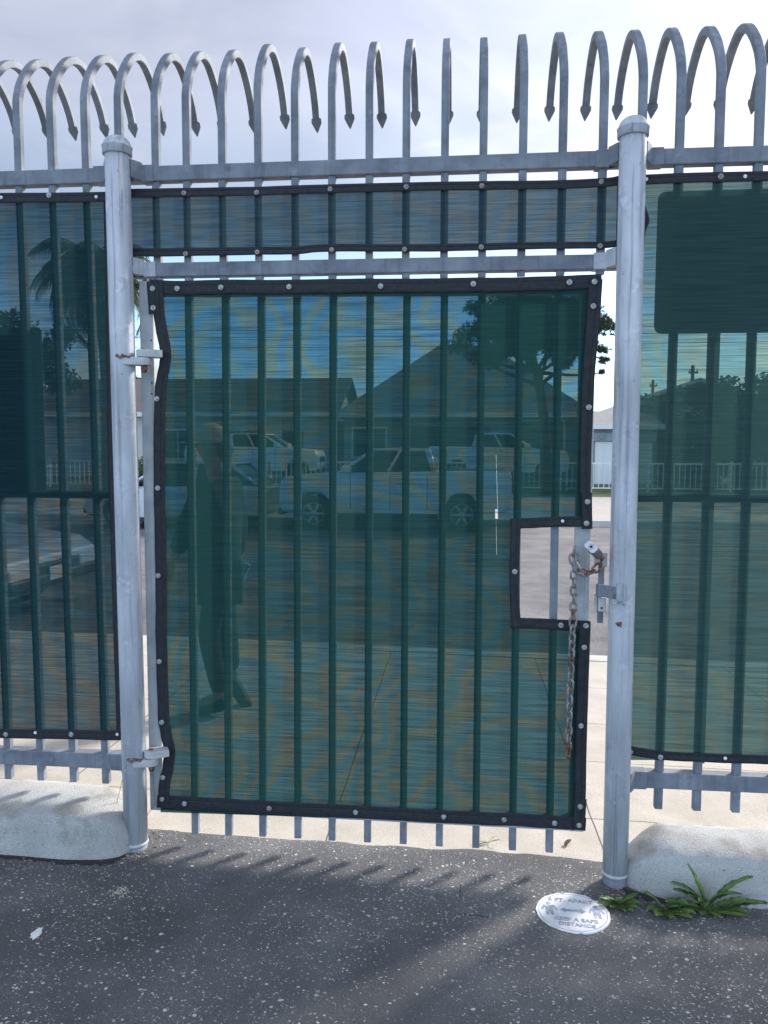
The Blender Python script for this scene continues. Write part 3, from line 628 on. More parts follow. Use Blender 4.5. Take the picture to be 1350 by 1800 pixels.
# ------------------------------------------------------------------ gate leaf
gt = thing('gate', 'tall steel picket gate leaf covered with a dark green mesh screen', 'gate', (-1.274, 0, 0.154))
gx0, gx1, zl, zr, zb0, FWd = -1.274, 0.5025, 2.321, 2.298, 0.153, 0.056
def gz_top(x): return lerp(zl, zr, (x-gx0)/(gx1-gx0))
bm = nb(); box(bm, gx0, gx0+FWd, -0.008, 0.042, zb0, zl, 0.004); obj('stile', bm, M['frame'], gt)
bm = nb(); box(bm, gx1-FWd, gx1, -0.008, 0.042, zb0, zr, 0.004); obj('stile', bm, M['frame'], gt)
bm = nb(); box(bm, gx0+FWd-.001, gx1-FWd+.001, -0.006, 0.040, 0, 1, 0.003, fn=lambda c: Vector((c.x, c.y, gz_top(c.x)-0.002-(0.052 if c.z < .5 else 0)))); obj('cross_bar', bm, M['frame'], gt)
bm = nb(); box(bm, gx0+FWd-.001, gx1-FWd+.001, -0.006, 0.040, zb0+.001, zb0+0.055, 0.003); obj('cross_bar', bm, M['frame'], gt)
for (px, py), pt in zip(GT_LOW, GT_TOP):
    b = W(px, py, 0); a = W(pt, 530, 0); bm = nb(); sl = (a.x-b.x)/(a.z-b.z)
    sqsweep(bm, [Vector((b.x, .016, b.z-.003)), Vector((b.x+sl*(1.2-b.z), .016, 1.2)), Vector((b.x+sl*(2.29-b.z), .016, 2.272))], 0.0142)
    obj('picket', bm, M['galv'], gt)
YS = -0.0135
Lh = [(490, 266), (545, 268), (600, 280), (625, 282), (660, 276), (700, 272), (860, 270), (1010, 273), (1130, 274), (1250, 277), (1290, 282), (1320, 289), (1350, 286), (1380, 280), (1425, 276)]
Rh = [(488, 1056), (560, 1052), (700, 1043), (870, 1036), (912, 1040), (1102, 1037), (1200, 1034), (1460, 1029)]
ncol = 64
rows = [498, 508, 518, 530, 545]+list(range(560, 910, 20))+[921]+list(range(940, 1090, 20))+[1094]+list(range(1110, 1400, 20))
bm = nb(); grid = []
for py in rows + [1410, 1432]:
    l, r = interp(Lh, py)+6, interp(Rh, py)-6; row = []
    for i in range(ncol+1):
        px = lerp(l, r, i/ncol)
        yy = py + (0 if py < 1400 else (0, 0)[0]) + max(0.0, (py-1100)/310)*lerp(-4, 18, i/ncol) + max(0.0, (620-py)/120)*lerp(2, -8, i/ncol)
        y = YS+0.0035*mnoise.noise(Vector((px*0.006, py*0.004, 1)))+0.0015*mnoise.noise(Vector((px*0.02, py*0.012, 5)))
        # folds pulled towards the corner screws
        y += 0.007*math.exp(-((px-318-(py-1330)*0.12)/9)**2)*math.exp(-((py-1330)/55)**2) - 0.005*math.exp(-((px-303)/8)**2)*math.exp(-((py-1330)/60)**2)
        row.append((px, py, bm.verts.new(W(px, yy, y))))
    grid.append(row)
for a, b in zip(grid, grid[1:]):
    for i in range(ncol):
        if a[0][1] >= 921 and b[0][1] <= 1094 and (a[i][0]+a[i+1][0])/2 > 908: continue
        bm.faces.new((a[i][2], a[i+1][2], b[i+1][2], b[i][2]))
sc = obj('privacy_screen', bm, M['cloth_gate'], gt, True)
hem(sc, [(262, 503), (311, 506), (390, 504), (508, 504), (590, 502.5), (669, 502), (750, 502), (832, 500), (900, 500), (1001, 496.5), (1058, 494)], 25, wav=1.0)
hem(sc, [(py_, p_) for p_, py_ in [(494, 276), (545, 279), (580, 284), (610, 290), (635, 290.5), (665, 285), (705, 281), (860, 280), (1010, 283), (1130, 284), (1250, 287), (1290, 292), (1320, 298), (1350, 295), (1380, 289), (1414, 287)]], 20, -0.021, wav=1.0)
hem(sc, [(276, 1408), (330, 1411), (400, 1415), (473, 1419.5), (625, 1427), (780, 1435.5), (886, 1440), (975, 1445), (1030, 1449)], 23, -0.0175, wav=1.0)
hem(sc, [(1047, 490), (1043, 560), (1036, 640), (1032, 720), (1029, 800), (1028.5, 870)], (25, 19), -0.021)
hem(sc, [(1031, 866), (1031.5, 900), (1032, 930)], 19, -0.024, wav=.2)
hem(sc, [(897, 921), (940, 919), (990, 917), (1030, 917)], 18, -0.020)
hem(sc, [(907, 912), (905, 960), (904, 1005), (905, 1060), (908, 1102)], 17, -0.022)
hem(sc, [(897, 1095), (940, 1096), (990, 1098.5), (1036, 1101)], 19, -0.020)
hem(sc, [(1028, 1092), (1026.5, 1138), (1024.5, 1200), (1021.5, 1300), (1019.5, 1400), (1017, 1457)], (21, 20), -0.022)
hem(sc, [(267, 494), (269, 520), (271, 552)], 19, -0.025, wav=.3); hem(sc, [(1021, 1404), (1019, 1430), (1017, 1458)], 21, -0.026, wav=.3)
gro = [(268, 507), (311, 507), (388, 505), (508, 504), (669, 503), (832, 499), (1001, 496), (1045, 495), (269, 541), (275.5, 701), (277, 858), (278, 1012), (280, 1163), (284, 1270), (286, 1367), (285, 1405), (324, 1413), (473, 1421), (625, 1428), (780, 1436), (886, 1441), (975, 1447), (1018, 1451), (1043, 538), (1035, 716), (1033, 882), (1031, 920), (1030, 1100), (1027, 1138), (1021, 1276), (1020, 1418), (905, 1005), (986, 1099)]
for i, p in enumerate(gro): grommet(sc, *p, Y=-0.0285 if p[0] < 300 or p[0] > 1000 else -0.0245, kind='washer_rust' if p in ((285, 1405), (473, 1421), (886, 1441)) else 'washer')
grommet(sc, 989, 916, -0.0245, 0.006, 'lit_hole')
# gate hinge lugs
for hx, hz in ((HX1, hz1+0.0315), (HX2, hz2+0.0315)):
    lug('hinge_lug', gt, (hx+0.060, -0.03, hz), (hx, -0.062, hz), 0.056, 0.029, M['lug'])
# small dark screw holes in the stile
for p in ((266, 598), (267, 673), (267, 692), (289, 1300), (291, 1417)):
    bm = nb(); c = W(*p, -0.0085); lathe(bm, c, [(0.0005, 0), (0.0035, -0.0004), (0.0035, 0.004), (.0005, .004)], 8, 'y'); obj('screw_hole', bm, M['black'], gt)
# slide bolt at the latch side
rx = W(1055, 1030, 0.0).x
bm = nb(); z0, z1 = W(1055, 1093, 0.0).z, W(1057, 975, 0.0).z
box(bm, rx-0.0105, rx+0.0105, -0.024, -0.004, z0, z1, 0.002); obj('bolt_rod', bm, M['galv'], gt)
bm = nb(); a = W(1057, 997, -.03); b = W(1068, 971, -.03); box(bm, a.x, b.x, -0.034, -0.026, a.z, b.z, 0.003); box(bm, a.x-.028, a.x+0.004, -0.03, -0.024, a.z+.012, b.z-.012, 0.002); obj('bolt_tab', bm, M['lug'], gt)
bm = nb(); a = W(1047, 1075, -.03); b = W(1066, 1050, -.03); box(bm, a.x+.008, b.x, -0.038, -0.0, a.z, b.z, 0.005); box(bm, a.x-.004, a.x+.007, -0.02, -0.004, a.z-.006, b.z+.012, 0.002)
lathe(bm, W(1057.5, 1069, -.0385), [(.0004, 0), (.0045, -.0005), (.0045, .003), (.0004, .003)], 8, 'y', 1); obj('bolt_guide', bm, M['lug'], gt, mats=[M['lug'], M['black']])
# latch strap on the right post
bm = nb(); za, zb_ = W(1075, 1050, -.06).z, W(1075, 1029, -.06).z; xx = XR((za+zb_)/2)
prism(bm, [(xx+.0, -.108), (xx-.02, -.104), (xx-.052, -.08), (xx-.075, -.052), (xx-.086, -.050), (xx-.092, -.030), (xx-.086, -.028), (xx-.080, -.044), (xx-.07, -.045), (xx-.048, -.072), (xx-.02, -.096), (xx, -.1)], za, zb_, 'xy')
obj('latch_strap', bm, M['galv'], pr)
bm = nb(); ca = W(1091, 1041, -.107); prism(bm, [(ca.x+a*.016, ca.z+b*.033) for a, b in ((-1, -.75), (-.7, -1), (.7, -1), (1, -.75), (1, .8), (.75, 1), (-.75, 1), (-1, .8))], -.122, -.098, 'xz', 0, .003); box(bm, ca.x-.012, ca.x+.03, -.105, -.094, ca.z-.026, ca.z+.026, .004); obj('latch_nut', bm, M['post'], pr)
bm = nb(); q = [W(1076+i*3.0, 1058+4*math.sin(i*1.1), PY-0.047) for i in range(9)]; tube(bm, q, [.002, .005, .004, .006, .004, .006, .004, .005, .002], 6); obj('weld_bead', bm, M['post'], pr)
bm = nb(); c = W(1092, 1098, PY-.0478); prism(bm, [(c.x+a*.018*(1+.35*mnoise.noise(Vector((a*3, b*3, 1)))), c.z+b*.011*(1+.4*mnoise.noise(Vector((a*4, b*4, 7))))) for a, b in [(math.cos(i*.42), math.sin(i*.42)) for i in range(15)]], c.y+.001, c.y+.012, 'xz'); obj('rust_scar', bm, M['rust'], pr)

# ------------------------------------------------------------------ padlock and chain
def frame_to(o, d, roll=0):
    return d.to_track_quat('Z', 'Y').to_matrix().to_4x4() @ Matrix.Rotation(roll, 4, 'Z')
p0 = W(1039, 961, -0.105); p1 = W(1058, 985, -0.045)
ax = (p0-p1); Lk = ax.length; ax.normalize()
pk = thing('padlock', 'silver padlock with round keyhole hanging on the latch', 'padlock', p1)
Mx = Matrix.Translation(p1) @ frame_to(None, ax, R(58))
def tf(bm, Mx):
    bmesh.ops.transform(bm, matrix=Mx, verts=bm.verts)
prof = [(a*1.3, b*1.22) for a, b in [(-.0125, -.019), (-.007, -.025), (.007, -.025), (.0125, -.019), (.0125, .019), (.007, .025), (-.007, .025), (-.0125, .019)]]
bm = nb(); prism(bm, prof, Lk-.045, Lk-.003, 'xy'); tf(bm, Mx); obj('lock_body', bm, M['lockside'], pk)
bm = nb(); prism(bm, [(a*.985, b*.985) for a, b in prof], Lk-.0025, Lk, 'xy'); tf(bm, Mx); obj('face_plate', bm, M['silver'], pk)
bm = nb(); lathe(bm, (0, -.001, Lk), [(.0001, .0008), (.0062, .0008), (.0062, -.001), (.0001, -.001)], 16, 'z'); tf(bm, Mx); obj('keyhole', bm, M['black'], pk)
bm = nb(); tube(bm, [Vector((0.0115*math.cos(2*math.pi*i/20), .0115*math.sin(2*math.pi*i/20)-.001, Lk+.0002)) for i in range(20)], .0009, 6, closed=True); tf(bm, Mx); obj('ring', bm, M['lockside'], pk)
bm = nb(); tube(bm, [Vector((0, -.017, Lk-.046)), Vector((0, -.017, Lk-.07))]+[Vector((0, -.017*math.cos(a), Lk-.07-.017*math.sin(a))) for a in [math.pi*i/8 for i in range(1, 8)]]+[Vector((0, .017, Lk-.07)), Vector((0, .017, Lk-.046))], .0045, 8); tf(bm, Mx); obj('shackle', bm, M['rust'], pk)

def link_mesh(m):
    bm = nb(); rc, sep = .0118, .0078; pts = []
    for i in range(9): a = math.pi*i/8; pts.append(Vector((rc*math.cos(a), 0, sep+rc*math.sin(a))))
    for i in range(9): a = math.pi+math.pi*i/8; pts.append(Vector((rc*math.cos(a), 0, -sep+rc*math.sin(a))))
    tube(bm, pts, .0046, 8, closed=True); return bm
path = [W(*p[:2], p[2]) for p in ((1060, 982, -.035), (1054, 994, -.048), (1044, 1004, -.055), (1032, 1009, -.055), (1021, 1004, -.052), (1014, 990, -.050), (1013, 975, -.044), (1009, 969, -.046), (1006.5, 980, -.053), (1009, 1000, -.055), (1009, 1040, -.052), (1007.5, 1080, -.050), (1005, 1140, -.046), (1002.5, 1200, -.044), (1000.5, 1260, -.043), (999, 1330, -.042))]
def along(path, step):
    fine = []
    for a, b in zip(path, path[1:]):
        for i in range(20): fine.append(a.lerp(b, i/20))
    fine.append(path[-1]); out = []; acc = step/2; last = fine[0]
    for p in fine[1:]:
        seg = (p-last).length
        while acc <= seg and seg > 0:
            out.append((last.lerp(p, acc/seg), (p-last).normalized())); last = last.lerp(p, acc/seg); seg = (p-last).length; acc = step
        acc -= seg; last = p
    return out
ch = thing('chain', 'grey chain with rusty links hanging from the latch down the gate edge', 'chain', W(999, 1325, -.042))
rings = along(path, .0305)
for i, (p, d) in enumerate(rings):
    rusty = i < 4 or i > len(rings)-3 or i in (14, 20)
    bm = link_mesh(None); rol = R(0 if i % 2 else 90) if i < 16 else R(45 if i % 2 else -45)
    q = d.to_track_quat('Z', 'Y').to_matrix().to_4x4()
    base = Matrix.Rotation(0, 4, 'Z')
    # keep the first axis facing the camera plane (x) where possible
    zz = d; xx_ = (Vector((1, 0, 0))-zz*zz.x); xx_ = xx_.normalized() if xx_.length > .3 else (Vector((0, 0, 1))-zz*zz.z).normalized(); yy_ = zz.cross(xx_)
    mm = Matrix(((xx_.x, yy_.x, zz.x, p.x), (xx_.y, yy_.y, zz.y, p.y), (xx_.z, yy_.z, zz.z, p.z), (0, 0, 0, 1))) @ Matrix.Rotation(rol+random.uniform(-.2, .2), 4, 'Z')
    tf(bm, mm); obj('link', bm, M['rust' if rusty else 'chain'], ch, True)

# ------------------------------------------------------------------ signs behind the fence
def roundrect(x0, x1, z0, z1, r, n=5):
    o = []
    for cx, cz, a0 in ((x1-r, z1-r, 0), (x0+r, z1-r, 90), (x0+r, z0+r, 180), (x1-r, z0+r, 270)):
        for i in range(n+1): a = R(a0+90*i/n); o.append((cx+r*math.cos(a), cz+r*math.sin(a)))
    return o
a = W(1157, 337, .036); b = W(1149, 587, .036)
sg = thing('sign_board', 'back of a grey rounded sign board on the fence right of the gate', 'sign', (a.x+.4, .04, b.z))
bm = nb(); prism(bm, roundrect(a.x, a.x+.92, b.z, a.z, .03), .036, .040, 'xz'); obj('panel', bm, M['sign'], sg)
xp = W(1257, 620, .09).x; bm = nb(); box(bm, xp-.024, xp+.012, .07, .10, 0.42, a.z-.05, .003); obj('sign_batten', bm, M['galv'], sg)
for z in (a.z-.08, b.z+.08):
    bm = nb(); box(bm, xp-.02, xp+.008, .040, .07, z-.012, z+.012, .002); obj('sign_clamp', bm, M['galv'], sg)
a = W(72, 575, .036); b = W(77, 866, .036)
sg = thing('sign_board', 'back of a dark rounded sign board on the fence left of the gate', 'sign', (a.x-.3, .04, b.z))
bm = nb(); prism(bm, roundrect(a.x-.62, a.x, b.z, a.z, .02), .036, .040, 'xz'); obj('panel', bm, M['sign_dark'], sg)
for z in (a.z-.1, b.z+.1):
    bm = nb(); box(bm, a.x-.55, a.x-.05, .030, .0355, z-.012, z+.012, .001); obj('strap', bm, M['galv'], sg)

# ------------------------------------------------------------------ concrete blocks
def block(name, label, x0, x1, e0, e1, seed, dy=0.0):
    """long rough block; e0/e1 taper its ends"""
    prof = [(-.196, -.03), (-.192, .02), (-.184, .10), (-.176, .160), (-.166, .172), (-.12, .182), (-.06, .188), (.0, .190), (.06, .188), (.10, .180), (.112, .165), (.118, .10), (.122, -.03)]
    n = 70; bm = nb(); rg = []
    for i in range(n+1):
        x = lerp(x0, x1, i/n); s = 1.0
        if e1 and x > x1-e1: s = math.sqrt(max(0.0, 1-((x-(x1-e1))/e1)**2))
        if e0 and x < x0+e0: s = max(0.0, 1-((x0+e0-x)/e0)**1.15)**.8
        ring = []
        for (y, z) in prof:
            zz = z*lerp(.38, 1, s) if z > 0 else z; yy = lerp(-.04, y, lerp(.35, 1, s))
            nn = mnoise.noise(Vector((x*5, y*6, z*6+seed)))*.006+mnoise.noise(Vector((x*22, y*25, z*25+seed)))*.003
            ring.append(bm.verts.new((x, yy+nn+(dy if y < 0 else 0), zz+nn+tilt(x))))
        rg.append(ring)
    m = len(prof)
    for a, b in zip(rg, rg[1:]):
        for j in range(m-1): bm.faces.new((a[j], a[j+1], b[j+1], b[j]))
    bm.faces.new(rg[0]); bm.faces.new(rg[-1])
    o = solid(name, bm, M['block'], label, 'concrete block', ((x0+x1)/2, -.04, 0), 'concrete footings under the fence', True)
    return o
block('concrete_block', 'pale concrete footing with a rounded end left of the gate', -3.6, -1.315, 0, .26, 1.0)
block('concrete_block', 'pale concrete footing with a sloping end and weeds at its foot', .645, 3.0, .17, 0, 7.0, .032)

# ------------------------------------------------------------------ things on the asphalt
ck = G(1007, 1606, 0.0)
M['decal'] = noisy('scuffed_white_vinyl', [(0.3, (0.55, 0.56, 0.55)), (0.45, (0.72, 0.72, 0.7)), (0.7, (0.8, 0.8, 0.78))], 22, 6, 0.6)
M['ink'] = noisy('faded_grey_ink', [(0.3, (0.62, 0.64, 0.66)), (0.5, (0.30, 0.33, 0.40)), (0.8, (0.22, 0.25, 0.31))], 45, 4, 0.7)
stz = lotz(ck.x, ck.y)+.005
st = thing('floor_sticker', 'worn round white distancing sticker on the asphalt beside the weeds', 'sticker', (ck.x, ck.y, stz))
bm = nb(); n = 72; vs = []
for i in range(n):
    a = 2*math.pi*i/n; r = .131+.0025*mnoise.noise(Vector((math.cos(a)*6, math.sin(a)*6, 0)))-(.006 if 8 < i < 11 or i in (55, 20) else 0)
    vs.append((ck.x+r*math.cos(a), ck.y+r*.93*math.sin(a)))
prism(bm, vs, stz-.006, stz, 'xy'); obj('disc', bm, M['decal'], st)
bm = nb(); tube(bm, [(ck.x+.121*math.cos(2*math.pi*i/60), ck.y+.113*math.sin(2*math.pi*i/60), stz+.0003) for i in range(60)], .0011, 5, closed=True); obj('rim_line', bm, M['ink'], st)
def text(s, size, x, y, ang=0.0, ext=0.0006):
    cu = bpy.data.curves.new('txt', 'FONT'); cu.body = s; cu.size = size; cu.align_x = 'CENTER'; cu.align_y = 'CENTER'; cu.extrude = ext; cu.offset = 0.0006
    to = bpy.data.objects.new('txt', cu); C.objects.link(to); bpy.context.view_layer.update()
    me = bpy.data.meshes.new_from_object(to.evaluated_get(bpy.context.evaluated_depsgraph_get()))
    bpy.data.objects.remove(to); bpy.data.curves.remove(cu)
    bm = nb(); bm.from_mesh(me); bpy.data.meshes.remove(me)
    bmesh.ops.transform(bm, matrix=Matrix.Translation((x, y, stz+.0006)) @ Matrix.Rotation(ang, 4, 'Z'), verts=bm.verts)
    return bm
TA = R(-4)
for s, size, dx, dy in (('6 FT. APART', .030, .0, .069), ('KEEP A SAFE', .028, .004, -.048), ('DISTANCE', .027, .004, -.077)):
    obj('lettering', text(s, size, ck.x+dx, ck.y+dy, TA), M['ink'], st)
def glyph(polys):
    bm = nb()
    for pl_ in polys: prism(bm, [(ck.x+a, ck.y+b) for a, b in pl_], stz+.0001, stz+.0009, 'xy')
    return bm
def person_glyph(cx, cy):
    s = .95
    hd = [(cx+.0085*math.cos(2*math.pi*i/12), cy+.036+.0085*math.sin(2*math.pi*i/12)) for i in range(12)]
    bd = [(cx-.020, cy+.024), (cx+.020, cy+.024), (cx+.030, cy-.004), (cx+.023, cy-.006), (cx+.014, cy+.012), (cx+.013, cy-.036), (cx+.004, cy-.036), (cx, cy-.010), (cx-.004, cy-.036), (cx-.013, cy-.036), (cx-.014, cy+.012), (cx-.023, cy-.006), (cx-.030, cy-.004)]
    return [hd, bd]
obj('person_symbol', glyph(person_glyph(-.083, .012)), M['ink'], st); obj('person_symbol', glyph(person_glyph(.085, .004)), M['ink'], st)
obj('arrow_symbol', glyph([[(-.045, .010), (-.025, .024), (-.025, .015), (.028, .013), (.028, .022), (.048, .006), (.028, -.009), (.028, 0.0), (-.025, .003), (-.025, -.005)]]), M['ink'], st)

M['leaf'] = noisy('weed_leaf', [(0.28, (0.15, 0.25, 0.07)), (0.5, (0.24, 0.38, 0.12)), (0.68, (0.34, 0.44, 0.17)), (0.8, (0.38, 0.37, 0.18))], 30, 4, 0.5)
def leaf(base, az, el, ln, w, droop, seed, lob=0.3):
    bm = nb(); n = 14; d = Vector((math.cos(az), math.sin(az), 0))
    if d.y > -0.1: d.y = -0.1-0.15*abs(d.y)
    d.normalize(); s = Vector((-d.y, d.x, 0)); rows = []
    p = Vector(base); e = el
    for i in range(n+1):
        t = i/n
        ww = w*(0.14+0.9*math.sin(math.pi*min(1, t**1.15))**0.8) if t > .12 else w*(.12+.6*t)
        if t > .97: ww = w*.06
        ww *= 1+lob*(0.7 if i % 2 else -0.6)*(0.4+.6*math.sin(math.pi*t))
        nrm = (d*(-math.sin(e))+Vector((0, 0, math.cos(e))))
        wv = .10*w*mnoise.noise(Vector((t*6, seed, 0)))
        rows.append([bm.verts.new(p+s*ww/2+nrm*(w*.13+wv)), bm.verts.new(p+s*ww*.22+nrm*.02*w), bm.verts.new(p-nrm*w*.05), bm.verts.new(p-s*ww*.22+nrm*.02*w), bm.verts.new(p-s*ww/2+nrm*(w*.13-wv))])
        st_ = ln/n; p = p+(d*math.cos(e)+Vector((0, 0, math.sin(e))))*st_; e -= droop/n
    for a, b in zip(rows, rows[1:]):
        for j in range(4): bm.faces.new((a[j], a[j+1], b[j+1], b[j]))
    ext = bmesh.ops.solidify(bm, geom=bm.faces[:], thickness=0.0006)
    return bm
def weed(label, px, py, leaves):
    b = G(px, py); b.z = lotz(b.x, b.y)-.004
    t = thing('weed', label, 'plant', b, 0, 'weeds along the concrete footing')
    for i, (az, el, ln, w, dr) in enumerate(leaves):
        obj('leaf', leaf(b+Vector((0.006*math.cos(R(az)), 0.006*math.sin(R(az)), .002)), R(az), R(el+(14 if el < 60 else 2)), ln*1.08, w*1.3, R(dr), i*3.7+px), M['leaf'], t, True)
weed('small leafy weed at the foot of the right gate post', 1090, 1592, [(180, 25, .075, .018, 30), (200, 12, .085, .02, 25), (155, 40, .06, .016, 40), (95, 70, .05, .018, 40), (60, 60, .065, .022, 40), (20, 50, .07, .028, 50), (-5, 20, .065, .022, 35), (-60, 10, .06, .024, 20), (-85, 12, .055, .02, 20), (225, 12, .055, .02, 15), (-35, 15, .06, .022, 20), (120, 60, .05, .016, 50)])
weed('middle weed of broad low leaves against the concrete footing', 1172, 1600, [(165, 45, .11, .024, 40), (195, 12, .07, .03, 30), (230, 8, .08, .036, 15), (265, 8, .07, .03, 15), (30, 45, .08, .04, 70), (10, 25, .10, .03, 45), (-25, 12, .09, .03, 25), (-50, 8, .095, .03, 12), (75, 60, .06, .022, 60)])
weed('largest weed with long upright toothed leaves by the footing', 1243, 1598, [(150, 62, .17, .032, 55), (165, 40, .14, .030, 45), (128, 72, .19, .028, 18), (118, 66, .11, .03, 60), (75, 78, .14, .024, 70), (48, 58, .14, .02, 75), (35, 52, .20, .03, 42), (100, 80, .12, .022, 95), (5, 22, .17, .032, 42), (-10, 14, .19, .034, 24), (-20, 20, .13, .03, 50), (-38, 4, .14, .022, 4), (190, 15, .15, .028, 30), (205, 8, .10, .028, 12), (240, 8, .08, .026, 10), (-75, 8, .07, .026, 10)])
M['dry'] = noisy('dry_plant', [(0.3, (0.30, 0.25, 0.16)), (0.7, (0.5, 0.44, 0.32))], 40, 3, 0.9)
M['dead'] = noisy('dead_leaf', [(0.3, (0.10, 0.08, 0.05)), (0.7, (0.24, 0.2, 0.15))], 60, 3, 0.9)
b = G(1004, 1478); b.z = tilt(b.x)+.004
solid('dry_leaf', leaf(b, R(100), R(15), .06, .02, R(40), 3, .1), M['dead'], 'small dried curled leaf on the pavement behind the gate', 'leaf', b)
b = G(858, 1481); b.z = tilt(b.x)-.004
t = thing('grass_tuft', 'thin green grass sprouting from the pavement edge behind the gate', 'grass tuft', b)
for i, (az, el, ln) in enumerate(((170, 25, .07), (20, 40, .06), (60, 70, .05), (140, 50, .05), (200, 18, .05))): obj('blade', leaf(b, R(az), R(el), ln, .008, R(40), i, .0), M['leaf'], t)
# dry stems at the left post
t = thing('dry_weed', 'thin dry weed stalks standing beside the left gate post', 'dry weed', G(217, 1455))
for pts in ([(219, 1350), (213, 1380), (203, 1425), (207, 1462)], [(268, 1350), (271, 1390), (272, 1412), (262, 1428), (255, 1440)]):
    bm = nb(); tube(bm, [W(c.x, c.y, -.02+.0*i) for i, c in enumerate(cat(pts, 5))], .0011, 5); obj('stalk', bm, M['dead'], t)
# litter around the post bases and along the footings: uncountable crumbs
bm = nb()
def crumb(p, s):
    r = bmesh.ops.create_icosphere(bm, subdivisions=1, radius=s); m_ = Matrix.Translation(p) @ Matrix.Rotation(random.random()*6, 4, 'Z') @ Matrix.Diagonal((1, random.uniform(.5, 1), random.uniform(.35, .7), 1))
    for v in r['verts']: v.co = m_ @ (v.co+Vector((random.uniform(-.2, .2), random.uniform(-.2, .2), 0))*s)
for i in range(420):
    u = random.random()*1.9
    if u < .6: q = G(random.gauss(240, 22), random.gauss(1500, 16))
    elif u < 1: q = G(random.uniform(0, 225), 1520+random.gauss(0, 4)-abs(random.uniform(0, 5)))
    elif u < 1.35: q = G(random.gauss(1092, 14), random.gauss(1560, 14))
    else: x_ = random.uniform(1095, 1400); q = G(x_, lerp(1578, 1599, (x_-1095)/300)+random.gauss(0, 5))
    q.z = lotz(q.x, q.y)+.002; crumb(q, random.uniform(.002, .008)*random.uniform(.5, 1))
obj('crumbled_dirt', bm, noisy('crumbled_dirt', [(0.3, (0.10, 0.085, 0.07)), (0.7, (0.3, 0.26, 0.2))], 40, 3, 0.9), kind='stuff')
# dark irregular strip painting the shaded gap between asphalt and footings
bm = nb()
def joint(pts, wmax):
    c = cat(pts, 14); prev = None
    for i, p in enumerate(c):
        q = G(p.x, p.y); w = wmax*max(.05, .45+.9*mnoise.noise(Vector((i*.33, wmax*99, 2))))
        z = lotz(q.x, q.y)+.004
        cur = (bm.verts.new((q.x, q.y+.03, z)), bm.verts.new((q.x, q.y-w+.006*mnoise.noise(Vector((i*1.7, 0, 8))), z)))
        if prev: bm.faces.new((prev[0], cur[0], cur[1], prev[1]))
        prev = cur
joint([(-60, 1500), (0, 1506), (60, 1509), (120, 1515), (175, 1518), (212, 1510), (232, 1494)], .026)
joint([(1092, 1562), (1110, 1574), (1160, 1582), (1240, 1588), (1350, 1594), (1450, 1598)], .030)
obj('gap_shade', bm, mat('dark_gap_shade', (0.03, 0.027, 0.025), 0.95), kind='stuff')
bm = nb()
for i in range(70):
    q = G(random.gauss(210, 11), random.gauss(1567, 5)); q.z = lotz(q.x, q.y)+.001; crumb(q, random.uniform(.002, .0045))
obj('gravel', bm, mat('pale_gravel', (0.5, 0.46, 0.38), 0.9), kind='stuff')
b = G(64, 1642); b.z = lotz(b.x, b.y)+.001
bm = nb()
vs = [(b.x+.015*(1+.7*mnoise.noise(Vector((math.cos(a)*3, math.sin(a)*3, 4))))*math.cos(a), b.y+.026*(1+.8*mnoise.noise(Vector((math.cos(a)*3.3, math.sin(a)*3, 9))))*math.sin(a)) for a in [2*math.pi*i/26 for i in range(26)]]
prism(bm, vs, b.z-.001, b.z+.004, 'xy', 0, .002); solid('paper_scrap', bm, M['decal'], 'small crumpled white scrap lying on the asphalt at left', 'scrap', b)

# ------------------------------------------------------------------ person walking along the pavement
def skin(name, verts, edges, radii, m, parent, root=0, sub=2):
    me = bpy.data.meshes.new(name); me.from_pydata([tuple(v) for v in verts], edges, [])
    o = bpy.data.objects.new(name, me); C.objects.link(o)
    o.modifiers.new('s', 'SKIN'); s2 = o.modifiers.new('d', 'SUBSURF'); s2.levels = sub; s2.render_levels = sub
    for i, r in enumerate(radii):
        d = me.skin_vertices[0].data[i]; d.radius = (r, r) if not isinstance(r, tuple) else r; d.use_root = (i == root)
    bpy.context.view_layer.update()
    nm = bpy.data.meshes.new_from_object(o.evaluated_get(bpy.context.evaluated_depsgraph_get()))
    bpy.data.objects.remove(o); bm = nb(); bm.from_mesh(nm); bpy.data.meshes.remove(nm); bpy.data.meshes.remove(me)
    return obj(name, bm, m, parent, True)
M['skin'] = noisy('skin', [(0.3, (0.42, 0.25, 0.18)), (0.7, (0.5, 0.31, 0.23))], 20, 3, 0.5)
M['jacket'] = noisy('dark_jacket', [(0.3, (0.025, 0.028, 0.03)), (0.7, (0.06, 0.065, 0.07))], 12, 5, 0.9, 0, (1, 1, 1), 0.4, 30)
M['trousers'] = noisy('dark_trousers', [(0.3, (0.018, 0.022, 0.032)), (0.7, (0.035, 0.04, 0.055))], 14, 5, 0.9, 0, (1, 1, 1), 0.4, 30)
M['cap'] = noisy('pale_cap', [(0.3, (0.45, 0.43, 0.38)), (0.7, (0.6, 0.58, 0.52))], 30, 4, 0.9)
pg = tilt(-1.5)
P_ = lambda px, py, dy=0.0: W(px, py, 1.62+dy)
pers = thing('person', 'person in dark jacket, trousers and pale cap walking behind the gate screen', 'person', (P_(372, 1000).x, 1.62, pg))
hip = P_(384, 1012); chest = P_(388, 880); neck = P_(380, 820); head = P_(369, 785); htop = P_(368, 764)
lsh = P_(362, 852, -.15); rsh = P_(406, 852, .16)
lel = P_(330, 925, -.19); lha = P_(304, 985, -.20)                       # near arm reaching forward (left)
rel = P_(421, 925, .20); rha = P_(417, 990, .22)
lhip = P_(384, 1020, -.085); rhip = P_(388, 1020, .085)
lkn = P_(366, 1118, -.09); lan = P_(383, 1222, -.09); lto = P_(340, 1246, -.09)
